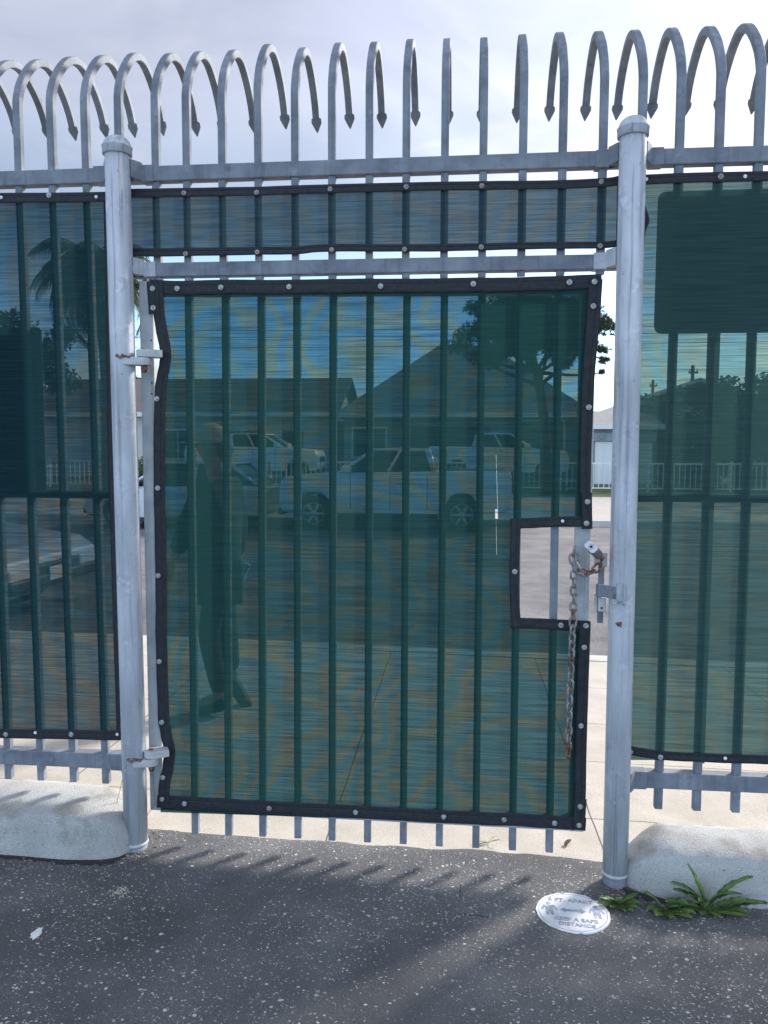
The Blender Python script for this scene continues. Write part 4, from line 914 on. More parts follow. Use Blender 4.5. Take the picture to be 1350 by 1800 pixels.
rkn = P_(400, 1108, .09); ran = P_(408, 1180, .12); rto = P_(412, 1204, .12)
lan = P_(388, 1222, -.09)
V = [hip, (hip+chest)/2, chest, neck, head+Vector((0, 0, -.03)), head, htop, lsh, lel, lha, rsh, rel, rha, lhip, lkn, lan, lto, rhip, rkn, ran, rto]
E_ = [(0, 1), (1, 2), (2, 3), (3, 4), (4, 5), (5, 6), (2, 7), (7, 8), (8, 9), (2, 10), (10, 11), (11, 12), (0, 13), (13, 14), (14, 15), (15, 16), (0, 17), (17, 18), (18, 19), (19, 20)]
rad = [.13, .12, .13, .055, .075, .098, .06, .055, .042, .030, .055, .042, .030, .08, .058, .042, .035, .08, .058, .042, .035]
skin('body', V, E_, rad, M['skin'], pers)
# jacket: torso and sleeves
V = [hip+Vector((0, 0, -.02)), (hip+chest)/2, chest, chest+Vector((0, 0, .10)), lsh, lel, lha.lerp(lel, .18), rsh, rel, rha.lerp(rel, .18)]
skin('jacket', V, [(0, 1), (1, 2), (2, 3), (2, 4), (4, 5), (5, 6), (2, 7), (7, 8), (8, 9)], [(.17, .14), (.165, .14), (.175, .15), .09, .085, .068, .052, .085, .066, .05], M['jacket'], pers, 1)
V = [hip, lhip, lkn, lan+Vector((.0, 0, .0)), rhip, rkn, ran+Vector((0, 0, .0))]
skin('trousers', V, [(0, 1), (1, 2), (2, 3), (0, 4), (4, 5), (5, 6)], [.14, .09, .072, .055, .09, .07, .055], M['trousers'], pers, 0)
for a, b in ((lan, lto), (ran, rto)):
    d = Vector(((b-a).x, 0, (b-a).z*.5)).normalized() if a is lan else Vector((.55, 0, -.8)).normalized()
    h = a+Vector((.045 if a is lan else -.02, 0, -.035))
    skin('shoe', [h, h.lerp(h+d*.16, .5)+Vector((0, 0, -.012)), h+d*.245+Vector((0, 0, -.022))], [(0, 1), (1, 2)], [(.052, .055), (.05, .048), (.044, .034)], M['black'], pers, 0)
for ha, sg_ in ((lha, -1), (rha, 1)):      # palm and five curled fingers
    pd = Vector((-.35, 0, -.94)) if sg_ < 0 else Vector((0, 0, -1)); V = [ha, ha+pd*.05, ha+pd*.085]; E2 = [(0, 1), (1, 2)]; rr = [.026, .034, .03]
    for i in range(4):
        off = Vector((-.028+.018*i, .006*sg_, 0)); ln = (.062, .075, .07, .055)[i]; k0 = len(V)
        V += [ha+pd*.09+off, ha+pd*(.09+ln*.5)+off, ha+pd*(.09+ln*.9)+off+Vector((0, -.018*sg_, 0))]; rr += [.0105, .0095, .008]; E2 += [(2, k0), (k0, k0+1), (k0+1, k0+2)]
    k0 = len(V); V += [ha+pd*.045+Vector((-.035, 0, 0)), ha+pd*.085+Vector((-.052, -.01*sg_, 0))]; rr += [.012, .009]; E2 += [(1, k0), (k0, k0+1)]
    skin('hand', V, E2, rr, M['skin'], pers, 0, 1)
hc = head
bm = nb(); bmesh.ops.create_uvsphere(bm, u_segments=20, v_segments=12, radius=.112)
for v in bm.verts: v.co = Vector((v.co.x*1.1, v.co.y*.92, max(v.co.z, -.005)*1.05))+hc+Vector((.008, 0, .028))
prism(bm, [(hc.x-.09, hc.y-.075), (hc.x-.16, hc.y-.055), (hc.x-.185, hc.y), (hc.x-.16, hc.y+.055), (hc.x-.09, hc.y+.075)], hc.z+.022, hc.z+.030, 'xy')
obj('cap', bm, M['cap'], pers, True)
bm = nb(); tube(bm, [hc+Vector((.075, 0, .03)), hc+Vector((.092, 0, -.03)), hc+Vector((.085, 0, -.08))], [.07, .06, .03], 12); obj('hair', bm, noisy('grey_hair', [(.3, (.12, .11, .1)), (.7, (.25, .24, .22))], 60), pers, True)
bm = nb(); tube(bm, [hc+Vector((-.088, 0, .01)), hc+Vector((-.112, 0, -.018)), hc+Vector((-.092, 0, -.03))], [.01, .016, .012], 8); obj('nose', bm, M['skin'], pers, True)
bm = nb(); tube(bm, [hc+Vector((-.092, -.022, -.056)), hc+Vector((-.098, 0, -.056)), hc+Vector((-.092, .022, -.056))], .006, 6); obj('mouth', bm, mat('lips', (.35, .14, .12)), pers, True)
for sgn in (-1, 1):
    bm = nb(); bmesh.ops.create_uvsphere(bm, u_segments=10, v_segments=8, radius=.013); bmesh.ops.translate(bm, verts=bm.verts, vec=hc+Vector((-.086, .034*sgn, .008))); obj('eye', bm, M['black'], pers, True)
    bm = nb(); tube(bm, [hc+Vector((.012, .092*sgn, .02)), hc+Vector((.02, .10*sgn, 0)), hc+Vector((.01, .092*sgn, -.03))], [.008, .018, .01], 8); obj('ear', bm, M['skin'], pers, True)
pp = W(414, 1010, 1.84)
bm = nb(); box(bm, pp.x-.075, pp.x+.065, pp.y-.008, pp.y+.008, pp.z-.10, pp.z+.10, .003, fn=lambda c: pp+Matrix.Rotation(R(24), 3, 'Y') @ (c-pp))
solid('folded_paper', bm, mat('white_blue_paper', (.62, .68, .82), .6), 'folded white and blue paper in the hand of the walking person', 'paper', (pp.x, pp.y, pp.z-.1))

# ------------------------------------------------------------------ vehicles (local: front at +x, wheels on z=0)
M['white_paint'] = mat('white_paint', (0.84, 0.85, 0.86), 0.28, 0.0); M['silver_paint'] = mat('silver_paint', (0.52, 0.55, 0.60), 0.25, 0.45)
M['glass'] = mat('dark_car_glass', (0.012, 0.015, 0.018), 0.05); M['tyre'] = mat('tyre_rubber', (0.018, 0.018, 0.02), 0.85)
M['rim'] = mat('alloy_rim', (0.48, 0.49, 0.5), 0.35, 0.7); M['trim'] = mat('black_trim', (0.025, 0.025, 0.028), 0.55); M['lamp'] = mat('lamp_glass', (0.55, 0.57, 0.6), 0.1); M['red'] = mat('red_lamp', (0.4, 0.02, 0.02), 0.2)
M['plate'] = mat('number_plate', (0.6, 0.62, 0.66), 0.4)
def arch(cx, r, z0, n=10): return [(cx-r*math.cos(math.pi*i/n), z0+r*math.sin(math.pi*i/n)) for i in range(n+1)]
def vehicle(name, label, cat_, paint, Wd, lower, cab, axles, wr, group, pickup=False, plate=False):
    t = thing(name, label, cat_, (0, 0, 0), 0, group, local=True)
    # lower body with wheel arches, bellied sides
    bm = nb(); hw = Wd/2
    prism(bm, lower, -hw, hw, 'xz')
    body = obj('body', bm, M[paint], t)
    bv = body.modifiers.new('b', 'BEVEL'); bv.width = 0.05; bv.segments = 3; bv.limit_method = 'ANGLE'; bv.angle_limit = R(40)
    (xa, za), (xb, zb), (xc, zc), (xd, zd) = cab          # windscreen base, roof front, roof back, rear base
    inset = .16
    bm = nb()
    ring = lambda x, z, w: [(x, -w, z), (x, w, z)]
    lo_w, hi_w = hw-.04, hw-inset
    vs = {}
    for key, (x, z, w) in dict(a=(xa, za, lo_w), b=(xb, zb-.05, hi_w), c=(xc, zc-.05, hi_w), d=(xd, zd, lo_w)).items():
        vs[key] = (bm.verts.new((x, -w, z)), bm.verts.new((x, w, z)))
    ks = 'abcd'
    for s in (0, 1): bm.faces.new([vs[k][s] for k in ks])
    for i in range(4): p, q = ks[i], ks[(i+1) % 4]; bm.faces.new((vs[p][0], vs[p][1], vs[q][1], vs[q][0]))
    obj('window_glass', bm, M['glass'], t)
    bm = nb(); v0, v1 = prism(bm, [(xb+.06, zb-.06), (xb, zb-.012), (lerp(xb, xc, .5), zb+.012), (xc, zc-.012), (xc-.06, zc-.06)], -hi_w-.015, hi_w+.015, 'xz', 0, .015); obj('roof', bm, M[paint], t)
    bm = nb()
    for s in (-1, 1):
        A, B, C_, D_ = Vector((xa, s*lo_w, za)), Vector((xb, s*hi_w, zb-.05)), Vector((xc, s*hi_w, zc-.05)), Vector((xd, s*lo_w, zd))
        m1 = A.lerp(D_, .52); m2 = B.lerp(C_, .5)
        for p, q, r_ in ((A, B, .045), (D_, C_, .075 if pickup else .05), (m1, m2, .035)): tube(bm, [p, q], r_, 6)
    obj('pillars', bm, M[paint], t)
    for x in axles:
        for s in (-1, 1):
            bm = nb(); prof = [(wr*.62, -.10), (wr*.93, -.105), (wr, -.07), (wr, .07), (wr*.93, .105), (wr*.62, .10)]
            lathe(bm, (x, s*(hw-.12), wr), prof, 28, 'y'); w = obj('wheel', bm, M['tyre'], t)
            bm = nb(); lathe(bm, (x, s*(hw-.012), wr), [(.02, s*.004), (wr*.16, s*.004), (wr*.2, -s*.02), (wr*.56, -s*.02), (wr*.62, s*.004), (wr*.64, -s*.01)], 28, 'y')
            for k in range(6):
                a = 2*math.pi*k/6; c = Vector((x+wr*.38*math.cos(a), s*(hw-.02), wr+wr*.38*math.sin(a)))
                box(bm, -wr*.2, wr*.2, -.01, .01, -.028, .028, fn=lambda p, a=a, c=c: c+Matrix.Rotation(-a, 3, 'Y') @ p)
            obj('rim', bm, M['rim'], w)
    zb_ = min(p[1] for p in lower)
    for s in (-1, 1):
        bm = nb()
        for fx in ((.12, .54, .93) if pickup else (.16, .55, .88)):
            xx = lerp(xa, xd, fx); box(bm, xx-.007, xx+.007, s*hw-.003, s*hw+.003, zb_+.12, za-.05)
        obj('door_seams', bm, M['trim'], t)
        bm = nb(); box(bm, min(axles)+wr+.12, max(axles)-wr-.12, s*(hw-.03)-.04, s*(hw-.03)+.04, zb_-.06, zb_+.05, .015); obj('sill', bm, M['trim'], t)
    xf = max(p[0] for p in lower); xr = min(p[0] for p in lower); zf = za
    hood = [p for p in lower if p[0] > xf-.12]; hz_ = max(p[1] for p in hood)
    for s in (-1, 1):
        bm = nb(); box(bm, xf-.16, xf+.012, s*(hw-.27)-.19, s*(hw-.27)+.19, hz_-.20, hz_-.05, .03); obj('headlight', bm, M['lamp'], t)
        bm = nb(); box(bm, xr-.012, xr+.12, s*(hw-.1)-.09, s*(hw-.1)+.09, za-.42, za-.10, .02); obj('tail_light', bm, M['red'], t)
        bm = nb(); box(bm, xa-.28, xa-.08, s*(hw+.10)-.08, s*(hw+.10)+.08, za+.0, za+.17, .04); obj('wing_mirror', bm, M[paint], t)
        for k, fx in enumerate((.42, .78) if not pickup else (.36, .74)):
            bm = nb(); xx = lerp(xa, xd, fx); box(bm, xx-.09, xx+.05, s*hw-.012, s*hw+.025, za-.16, za-.12, .01); obj('door_handle', bm, M[paint], t)
    bm = nb(); box(bm, xf-.1, xf+.018, -hw+.5, hw-.5, hz_-.26, hz_-.06, .02); obj('grille', bm, M['trim'], t)
    bm = nb(); box(bm, xf-.12, xf+.035, -hw+.06, hw-.06, .36, .50, .03); obj('bumper', bm, M['trim'], t)
    if plate:
        bm = nb(); box(bm, xf+.03, xf+.046, -.20, .20, .42, .56, .004); obj('number_plate', bm, M['plate'], t)
    if pickup:
        bm = nb(); box(bm, xr+.10, xd-.12, -hw+.1, hw-.1, zd-.06, zd+.022, .01); obj('bed_cover', bm, M['trim'], t)
    return t
pk_lower = [(2.5, .42), (2.58, .62), (2.56, 1.02), (2.46, 1.20), (1.25, 1.30), (-.8, 1.34), (-2.5, 1.36), (-2.56, 1.1), (-2.54, .55), (-2.4, .45)] + arch(-1.47, .44, .42) + [(-.9, .36), (1.2, .36)] + arch(1.8, .44, .42)
pk_lower = [(x, z) for x, z in pk_lower]
p1_ = vehicle('pickup_truck', 'white crew cab pickup parked at the far kerb seen through the gate screen', 'pickup', 'white_paint', 1.9, pk_lower, ((1.22, 1.30), (.48, 1.84), (-.72, 1.84), (-.86, 1.34)), (1.8, -1.47), .39, 'pickups across the road', True)
p1_.location = (-1.42, 14.65, RZ+.004); p1_.rotation_euler = (0, 0, math.pi)
p2_ = copy_tree(p1_); p2_.location = (-7.85, 26.2, .47); p2_.rotation_euler = (0, 0, 0); p2_['label'] = 'white pickup in the yard behind two orange cones, bonnet pointing right'
p3_ = copy_tree(p1_); p3_.location = (1.36, 26.2, .47); p3_.rotation_euler = (0, 0, 0); p3_['label'] = 'white pickup in the yard beneath the pine tree, bonnet pointing right'
car_lower = [(2.0, .30), (2.1, .48), (2.07, .70), (1.95, .82), (1.0, .97), (-1.75, 1.02), (-2.02, .95), (-2.08, .6), (-2.0, .32)] + arch(-1.27, .36, .32) + [(-.85, .24), (.85, .24)] + arch(1.32, .36, .32)
c1_ = vehicle('car', 'silver hatchback parked across the road beside the left gate post', 'car', 'silver_paint', 1.76, car_lower, ((1.05, .96), (.25, 1.53), (-1.25, 1.53), (-1.85, 1.02)), (1.32, -1.27), .32, 'cars in the road')
c1_.location = (-6.3, 14.3, RZ+.006); c1_.rotation_euler = (0, 0, math.pi)
sd_lower = [(2.2, .28), (2.32, .46), (2.28, .66), (2.1, .78), (.95, .94), (-1.6, 1.0), (-2.25, .98), (-2.32, .6), (-2.2, .3)] + arch(-1.35, .36, .32) + [(-.9, .24), (.9, .24)] + arch(1.4, .36, .32)
c2_ = vehicle('car', 'silver saloon by the near kerb, its front end seen through the left screen', 'car', 'silver_paint', 1.82, sd_lower, ((1.0, .93), (.15, 1.44), (-1.0, 1.44), (-1.75, 1.0)), (1.4, -1.35), .32, 'cars in the road', plate=True)
c2_.location = (-6.55, 4.75, RZ+.02); c2_.rotation_euler = (0, 0, R(-2))

# traffic cones
M['cone'] = mat('orange_cone', (0.62, 0.10, 0.03), 0.55)
for i, (px, lab) in enumerate(((439, 'left orange traffic cone in front of the yard pickup'), (474, 'right orange traffic cone in front of the yard pickup'))):
    b = W(px, 855, 21.3); b.z = .31+(21.3-20)/4*.16
    t = thing('traffic_cone', lab, 'cone', b, 0, 'traffic cones by the white railing')
    bm = nb(); box(bm, b.x-.19, b.x+.19, b.y-.19, b.y+.19, b.z, b.z+.04, .01); obj('base', bm, M['trim'], t)
    bm = nb(); lathe(bm, b, [(.145, .04), (.10, .30), (.03, .90), (.024, .92)], 20); obj('cone_body', bm, M['cone'], t)
    bm = nb(); lathe(bm, b, [(.104, .31), (.070, .55)], 20, cap=False); obj('band', bm, M['white_paint'], t)

# ------------------------------------------------------------------ railings across the road
M['wrail'] = mat('white_railing_paint', (0.74, 0.76, 0.75), 0.5)
def railing(label, x0, x1, y=22.0):
    zb = .31+(y-20)/4*.16; t = thing('railing', label, 'railing', ((x0+x1)/2, y, zb), 0, 'white railings across the road')
    bm = nb(); box(bm, x0, x1, y-.02, y+.02, zb+.86, zb+.91); obj('top_rail', bm, M['wrail'], t)
    bm = nb(); box(bm, x0, x1, y-.02, y+.02, zb+.08, zb+.12); obj('bottom_rail', bm, M['wrail'], t)
    n = int((x1-x0)/.165); bm = nb()
    for i in range(n+1): x = lerp(x0, x1, i/n); box(bm, x-.012, x+.012, y-.012, y+.012, zb+.12, zb+.86)
    obj('balusters', bm, M['wrail'], t, kind='stuff')
    m = max(2, int((x1-x0)/2.4))
    for i in range(m+1): x = lerp(x0, x1, i/m); bm = nb(); box(bm, x-.03, x+.03, y-.03, y+.03, zb-.03, zb+.96); obj('post', bm, M['wrail'], t)
railing('white metal railing at far left behind the parked silver hatchback', -19, -8.9)
railing('white metal railing behind the parked pickup and the cones', -8.7, 3.2)
railing('white metal railing at right in front of the tall green hedge', 3.4, 16)

# ------------------------------------------------------------------ houses
M['stucco'] = noisy('pale_stucco', [(0.3, (0.50, 0.48, 0.45)), (0.7, (0.62, 0.6, 0.56))], 3, 6, 0.9, 0, (1, 1, 1), 0.2, 60)
M['stucco_grey'] = noisy('blue_grey_stucco', [(0.3, (0.24, 0.27, 0.30)), (0.7, (0.32, 0.35, 0.38))], 3, 6, 0.9)
M['shingle'] = noisy('brown_shingles', [(0.3, (0.10, 0.08, 0.07)), (0.7, (0.17, 0.14, 0.125))], 6, 6, 0.9, 0, (1, 6, 6), 0.5, 12)
M['shingle_grey'] = noisy('grey_shingles', [(0.3, (0.24, 0.235, 0.23)), (0.7, (0.36, 0.35, 0.33))], 6, 6, 0.9, 0, (1, 6, 6), 0.5, 12)
M['fascia'] = mat('white_fascia', (0.72, 0.72, 0.7), 0.5); M['pane'] = mat('window_pane', (0.03, 0.04, 0.05), 0.08)
M['garage'] = noisy('dark_garage_door', [(0.3, (0.07, 0.07, 0.075)), (0.7, (0.10, 0.10, 0.105))], 2, 4, 0.7)
def house(label, x0, x1, y0, y1, zb, ze, zr, wm, rm, hip=0.0, gable_y=False, ov=.4, windows=(), doors=()):
    t = thing('house', label, 'house', ((x0+x1)/2, (y0+y1)/2, zb))
    bm = nb(); box(bm, x0, x1, y0, y1, zb-.3, ze)
    ym, xm = (y0+y1)/2, (x0+x1)/2
    if gable_y: prism(bm, [(x0, ze+.001), (x1, ze+.001), (xm, zr-.12)], y0, y1, 'xz')
    elif not hip: prism(bm, [(y0, ze+.001), (y1, ze+.001), (ym, zr-.12)], x0, x1, 'yz')
    obj('wall', bm, M[wm], t)
    bm = nb(); X0, X1, Y0, Y1 = x0-ov, x1+ov, y0-ov, y1+ov
    if gable_y: top = [(X0, Y0, ze), (X1, Y0, ze), (X1, Y1, ze), (X0, Y1, ze), (xm, Y0, zr), (xm, Y1, zr)]; fs = [(0, 3, 5, 4), (1, 4, 5, 2)]
    else:
        top = [(X0, Y0, ze), (X1, Y0, ze), (X1, Y1, ze), (X0, Y1, ze), (X0+hip, ym, zr), (X1-hip, ym, zr)]; fs = [(0, 1, 5, 4), (3, 4, 5, 2)] + ([(0, 4, 3), (1, 2, 5)] if hip else [])
    vv = [bm.verts.new(p) for p in top]
    for f in fs: bm.faces.new([vv[i] for i in f])
    bmesh.ops.recalc_face_normals(bm, faces=bm.faces); bmesh.ops.solidify(bm, geom=bm.faces[:], thickness=.12)
    obj('roof', bm, M[rm], t)
    if not gable_y:
        bm = nb(); box(bm, X0-.01, X1+.01, Y0-.05, Y0-.012, ze-.14, ze+.06); obj('fascia', bm, M['fascia'], t)
    else:
        bm = nb()
        for s, xe in ((-1, X0), (1, X1)):
            prism(bm, [(xe, ze-.14), (xe, ze+.05), (xm, zr+.05), (xm, zr-.16)], Y0-.05, Y0-.012, 'xz')
        obj('fascia', bm, M['fascia'], t)
    for (a, b, c, d) in windows:
        bm = nb()
        for q in ((a-.07, b+.07, d, d+.07), (a-.07, b+.07, c-.07, c), (a-.07, a, c, d), (b, b+.07, c, d), ((a+b)/2-.03, (a+b)/2+.03, c, d)): box(bm, q[0], q[1], y0-.05, y0-.002, q[2], q[3])
        w = obj('window', bm, M['fascia'], t)
        bm = nb(); box(bm, a, b, y0-.02, y0-.004, c, d); obj('pane', bm, M['pane'], w)
    for (a, b, c, d, mm) in doors:
        bm = nb(); box(bm, a, b, y0-.04, y0-.002, c, d); 
        for k in range(1, 4): box(bm, a+.02, b-.02, y0-.052, y0-.041, lerp(c, d, k/4)-.03, lerp(c, d, k/4)+.03)
        obj('door', bm, M[mm], t)
    return t
house('long low house with a brown shingle roof behind the left gate post', -19.5, -5.6, 30, 38, .47, 3.25, 5.15, 'stucco', 'shingle', windows=((-13.2, -11.6, 1.3, 2.5), (-10.3, -8.7, 1.3, 2.5)), doors=((-7.7, -6.8, .5, 2.5, 'garage'),))
house('house with a tall grey hipped roof and dark garage behind the parked pickup', -5.0, 5.2, 30, 38.5, .47, 3.2, 6.65, 'stucco_grey', 'shingle_grey', hip=4.3, windows=((2.5, 4.3, 1.5, 2.9), (-4.6, -3.2, 1.4, 2.6)), doors=((-2.2, 1.2, .5, 2.7, 'garage'),))
house('white gabled house far behind at the right gate post', 8.4, 18, 42, 52, .47, 3.9, 5.7, 'stucco', 'shingle_grey', gable_y=True, windows=((12.5, 14, 2, 3.3),))
g_ = thing('garage', 'white garage door under an ornamental beam seen right of the gate', 'garage', (6.2, 26, .47))
bm = nb(); box(bm, 4.7, 6.75, 24.9, 28, .2, 2.45); obj('wall', bm, M['stucco_grey'], g_)
bm = nb(); box(bm, 4.75, 6.7, 24.84, 24.895, .5, 2.0); 
for k in range(8): box(bm, 4.80+.25*k, 4.83+.25*k, 24.825, 24.839, .52, 1.98)
obj('door', bm, M['fascia'], g_)
bm = nb(); box(bm, 4.6, 6.8, 24.72, 24.88, 2.02, 2.30); 
for k in range(4): lathe(bm, (4.95+.5*k, 24.71, 2.16), [(.02, 0), (.09, -.01), (.09, .012), (.02, .012)], 10, 'y')
obj('beam', bm, M['stucco_grey'], g_)
bm = nb(); prism(bm, [(24.5, 2.46), (24.5, 2.58), (26.4, 3.15), (28.3, 2.58), (28.3, 2.46)], 4.4, 7.0, 'yz'); obj('roof', bm, M['shingle_grey'], g_)
bm = nb(); box(bm, 4.38, 7.02, 24.44, 24.495, 2.43, 2.60); obj('fascia', bm, M['fascia'], g_)

# ------------------------------------------------------------------ trees and shrubs
def fol(name, a, b, c):
    m = noisy(name, [(0.3, a), (0.55, b), (0.75, c)], 1.7, 5, 0.7); return m
M['fol_a'] = fol('broad_foliage', (0.03, 0.05, 0.018), (0.055, 0.085, 0.028), (0.09, 0.12, 0.04))
M['fol_b'] = fol('hedge_foliage', (0.04, 0.075, 0.022), (0.075, 0.125, 0.035), (0.11, 0.17, 0.05))
M['fol_p'] = fol('pine_needles', (0.022, 0.034, 0.018), (0.036, 0.052, 0.026), (0.055, 0.072, 0.035))
M['palm'] = fol('palm_fronds', (0.045, 0.06, 0.022), (0.075, 0.09, 0.035), (0.12, 0.13, 0.06))
M['bark'] = noisy('bark', [(0.3, (0.07, 0.05, 0.038)), (0.7, (0.15, 0.11, 0.085))], 8, 6, 0.95, 0, (3, 3, .6), 0.6, 30)
def leafcloud(bm, clumps, n, size):
    for c, r in clumps:
        for _ in range(n):
            d = Vector((random.gauss(0, 1), random.gauss(0, 1), random.gauss(0, 1))).normalized()*(random.random()**.45)
            p = Vector(c)+Vector((d.x*r[0], d.y*r[1], d.z*r[2])); s = size*random.uniform(.6, 1.3)
            u = Vector((random.gauss(0, 1), random.gauss(0, 1), random.gauss(0, .7))).normalized(); w = u.cross(Vector((random.gauss(0, 1), random.gauss(0, 1), random.gauss(0, 1)))).normalized()
            bm.faces.new([bm.verts.new(p+u*s), bm.verts.new(p+w*s*.5), bm.verts.new(p-u*s), bm.verts.new(p-w*s*.5)])
def limbs(bm, base, top, r0, tips, seed=0):
    mid = base.lerp(top, .5)+Vector((random.uniform(-.15, .15), random.uniform(-.1, .1), 0))
    trunk = cat3([base, mid, top]); n = len(trunk); tube(bm, trunk, [lerp(r0, r0*.35, i/(n-1)) for i in range(n)], 8)
    for tp_ in tips:
        s = trunk[int(n*random.uniform(.4, .85))]; m_ = s.lerp(tp_, .5)+Vector((0, 0, .12*(tp_-s).length)); q = cat3([s, m_, tp_]); tube(bm, q, [lerp(r0*.35, r0*.08, i/(len(q)-1)) for i in range(len(q))], 6)
def tree(label, base, cr, ch, n, size, fm, nl=260, r0=.16):
    base = Vector(base); t = thing('tree', label, 'tree', base)
    clumps = []
    for i in range(n):
        d = Vector((random.gauss(0, 1), random.gauss(0, 1), random.gauss(0, .8))).normalized()*(random.random()**.4)
        rr = random.uniform(.22, .42)*cr; clumps.append((base+Vector((d.x*cr, d.y*cr, ch+d.z*cr*.75)), (rr, rr, rr*.75)))
    bm = nb(); limbs(bm, base, base+Vector((0, 0, ch)), r0, [c for c, r in clumps[:9]]); obj('trunk', bm, M['bark'], t, True)
    bm = nb(); leafcloud(bm, clumps, nl, size); obj('crown', bm, M[fm], t)
tree('leafy green tree above the left sign board, beyond the road', (W(50, 800, 26).x, 26, .47), 2.2, 4.8, 26, .11, 'fol_a')
tree('green tree rising behind the long brown roofed house', (W(215, 600, 44).x, 44, .47), 2.6, 4.4, 22, .16, 'fol_a')
# pine
pb = Vector((2.62, 20.6, .33)); t = thing('pine_tree', 'dark spreading pine with a bent bare trunk behind the right half of the gate', 'tree', pb)
ptop_ = W(925, 560, 20.6)
tr = cat3([pb, W(958, 760, 20.6), W(950, 690, 20.6), W(935, 620, 20.6), ptop_]); bm = nb(); tube(bm, tr, [lerp(.20, .07, i/(len(tr)-1)) for i in range(len(tr))], 10)
tips = []
for (px, py, rr) in ((910, 570, .6), (950, 600, .5), (870, 620, .45), (975, 560, .55), (890, 555, .5), (1020, 530, .4), (985, 625, .4), (940, 545, .5), (800, 610, .35), (830, 590, .5), (845, 625, .45), (860, 545, .55), (880, 590, .6), (900, 530, .55), (905, 610, .5), (930, 520, .55), (940, 570, .65), (965, 535, .6), (985, 590, .6), (1000, 545, .55), (1020, 610, .5), (1035, 560, .55), (1062, 575, .38), (1060, 615, .16), (1062, 633, .16), (1058, 655, .09), (990, 640, .3), (865, 640, .3), (925, 645, .3), (1010, 585, .5), (850, 575, .4), (835, 540, .3)):
    tips.append((W(px, py, 20.6+random.uniform(-1.6, 1.6)), rr))
for c, r_ in tips:
    s = tr[random.randint(int(len(tr)*.55), len(tr)-1)]; q = cat3([s, s.lerp(c, .55)+Vector((0, 0, -.08)), c]); tube(bm, q, [lerp(.07, .018, i/(len(q)-1)) for i in range(len(q))], 6)
obj('trunk', bm, M['bark'], t, True)
bm = nb()
for c, r_ in tips:
    for k in range(int(12+950*r_*r_)):
        d = Vector((random.gauss(0, 1), random.gauss(0, 1), random.gauss(0, .6))).normalized()*(random.random()**.5)*r_
        o_ = c+Vector((d.x*1.15, d.y*1.15, d.z*.8)); ax_ = Vector((random.gauss(0, 1), random.gauss(0, 1), random.gauss(.5, .8))).normalized()
        for j in range(16):
            v = (ax_+Vector((random.gauss(0, .65), random.gauss(0, .55), random.gauss(0, .55)))).normalized(); ln = random.uniform(.09, .19); w = v.cross(Vector((random.gauss(0, 1), random.gauss(0, 1), random.gauss(0, 1)))).normalized()*.009
            bm.faces.new([bm.verts.new(o_-w), bm.verts.new(o_+w), bm.verts.new(o_+v*ln)])
obj('crown', bm, M['fol_p'], t)
# palm
pc = W(172, 490, 17.2); pbz = Vector((W(187, 850, 17.2).x, 17.2, .1)); t = thing('palm_tree', 'palm with drooping fronds behind the top of the left gate post', 'tree', pbz)
tr = cat3([pbz, pbz.lerp(pc, .5)+Vector((.12, 0, 0)), pc]); bm = nb(); tube(bm, tr, [lerp(.17, .12, i/(len(tr)-1)) for i in range(len(tr))], 10); obj('trunk', bm, M['bark'], t, True)
bm = nb()
for k in range(60):
    az = 2.399*k; el = R(80-120*(k/60)); L_ = random.uniform(1.7, 2.4); p = pc.copy(); e = el; pts = [p.copy()]
    d = Vector((math.cos(az), math.sin(az), 0)); n = 22
    for i in range(n):
        p = p+(d*math.cos(e)+Vector((0, 0, math.sin(e))))*L_/n; e -= R(6.2)*(1 if i > 3 else .4); pts.append(p.copy())
    tube(bm, pts, [lerp(.028, .006, i/n) for i in range(n+1)], 4)
    s = Vector((-d.y, d.x, 0))
    for i in range(4, n+1):
        tv = (pts[i]-pts[i-1]).normalized()
        for sg_ in (-1, 1):
            for h in (0, .5):
                q = pts[i-1].lerp(pts[i], h); ln = .48*math.sin(math.pi*min(1, (i+2)/(n+4)))**.6+.08; v = (s*sg_*.75+tv*.5+Vector((0, 0, -.55+random.uniform(-.15, .15)))).normalized()
                w = tv*.016; bm.faces.new([bm.verts.new(q-w), bm.verts.new(q+w), bm.verts.new(q+v*ln*.6+w*.8+Vector((0, 0, -.02))), bm.verts.new(q+v*ln+Vector((0, 0, -.09)))])
obj('crown', bm, M['palm'], t)
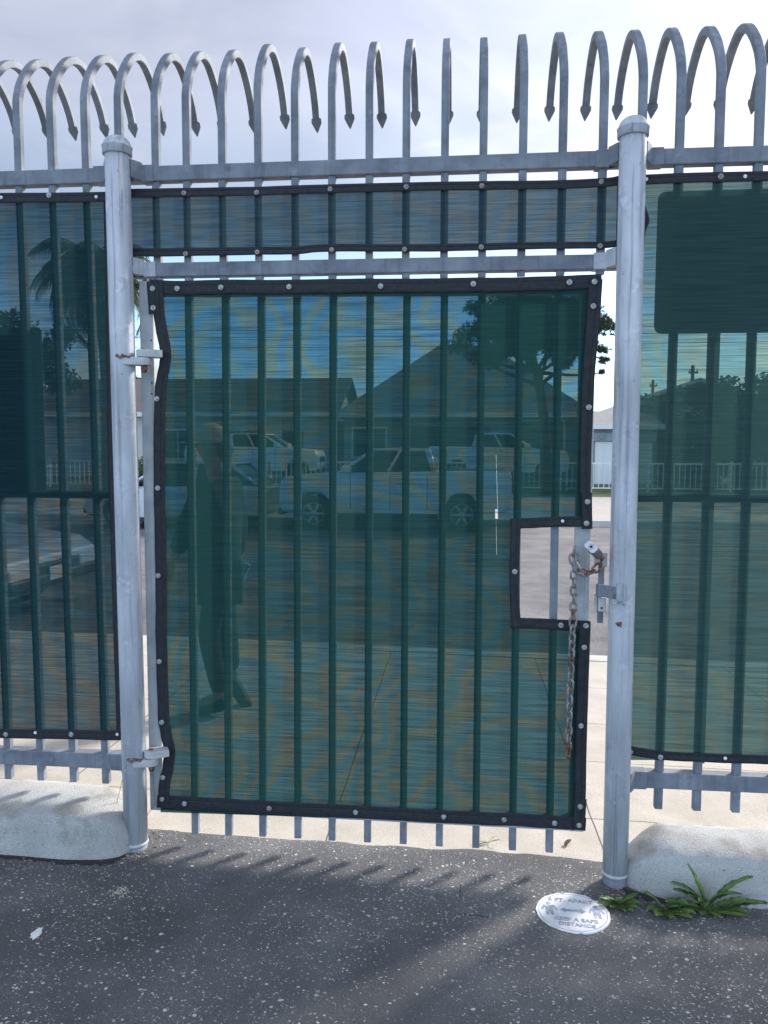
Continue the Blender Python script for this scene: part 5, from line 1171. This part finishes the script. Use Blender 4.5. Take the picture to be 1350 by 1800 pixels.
# hedge at right, shrub at left
hb = thing('hedge', 'tall dense green hedge behind the white railing at right', 'hedge', (12, 26, .4))
cl = []
for i in range(210):
    x = random.uniform(6.9, 19); top = lerp(3.45, 4.4, min(1, (x-6.9)/6))+.25*mnoise.noise(Vector((x*.9, 0, 0))); z = top-(top-.6)*random.random()**1.2; cl.append(((x, random.uniform(25, 27), z), (.7, .6, .5)))
bm = nb(); leafcloud(bm, cl, 170, .12); obj('foliage', bm, M['fol_b'], hb)
bm = nb()
for i in range(12): x = 7.2+i; tube(bm, [(x, 26, .3), (x+random.uniform(-.2, .2), 26, 2.0), (x+random.uniform(-.4, .4), 26, 3.1)], [.07, .05, .02], 6)
obj('stems', bm, M['bark'], hb, True)
sb = W(250, 812, 21); sb.z = .33
t = thing('shrub', 'small bright green shrub above the silver hatchback', 'shrub', sb)
bm = nb(); leafcloud(bm, [((sb.x+random.uniform(-.5, .5), 21+random.uniform(-.3, .3), random.uniform(.5, 1.25)), (.28, .28, .22)) for i in range(18)], 90, .06); obj('foliage', bm, M['fol_b'], t)
bm = nb()
for i in range(6): tube(bm, [sb, sb+Vector((random.uniform(-.4, .4), random.uniform(-.2, .2), .8))], [.025, .01], 5)
obj('stems', bm, M['bark'], t)

# ------------------------------------------------------------------ utility poles and cables
M['wood'] = noisy('weathered_pole', [(0.3, (0.10, 0.085, 0.07)), (0.7, (0.17, 0.15, 0.13))], 5, 5, 0.9, 0, (4, 4, .4))
tops = []
for i, (px, py, Y, lab) in enumerate(((1218, 642, 50, 'taller utility pole above the hedge at right'), (1148, 668, 62, 'shorter utility pole right of the right gate post'), (-330, 470, 42, 'utility pole far off to the left beyond the houses'))):
    tp_ = W(px, py, Y); b = Vector((tp_.x, Y, .4)); t = thing('utility_pole', lab, 'utility pole', b, 0, 'utility poles behind the houses')
    bm = nb(); tube(bm, [(b.x, Y, 0), (b.x, Y, tp_.z)], [.17, .11], 10); obj('pole', bm, M['wood'], t)
    bm = nb(); box(bm, b.x-.3, b.x+.3, Y-.2, Y-.09, tp_.z-.55, tp_.z-.43); obj('cross_arm', bm, M['wood'], t)
    for s in (-.24, .24):
        bm = nb(); lathe(bm, (b.x+s, Y-.15, tp_.z-.43), [(.02, 0), (.05, .05), (.03, .1), (.045, .14), (.01, .16)], 8); obj('insulator', bm, M['fascia'], t)
    tops.append(tp_)
for k, (ya, za) in enumerate(((578, 0), (566, 0), (596, 0))):
    a = W(-700, ya+6, 44); b = W(1800, ya-6, 44); bm = nb(); q = [a.lerp(b, i/24)-Vector((0, 0, .5*(1-((i-12)/12)**2))) for i in range(25)]; tube(bm, q, .016, 5)
    solid('power_cable', bm, M['black'], ('lowest', 'middle', 'top')[[2, 0, 1].index(k)] and ['middle black power cable strung above the house roofs', 'top black power cable strung above the house roofs', 'lowest black power cable strung above the house roofs'][k], 'cable', a, 'power cables above the houses')
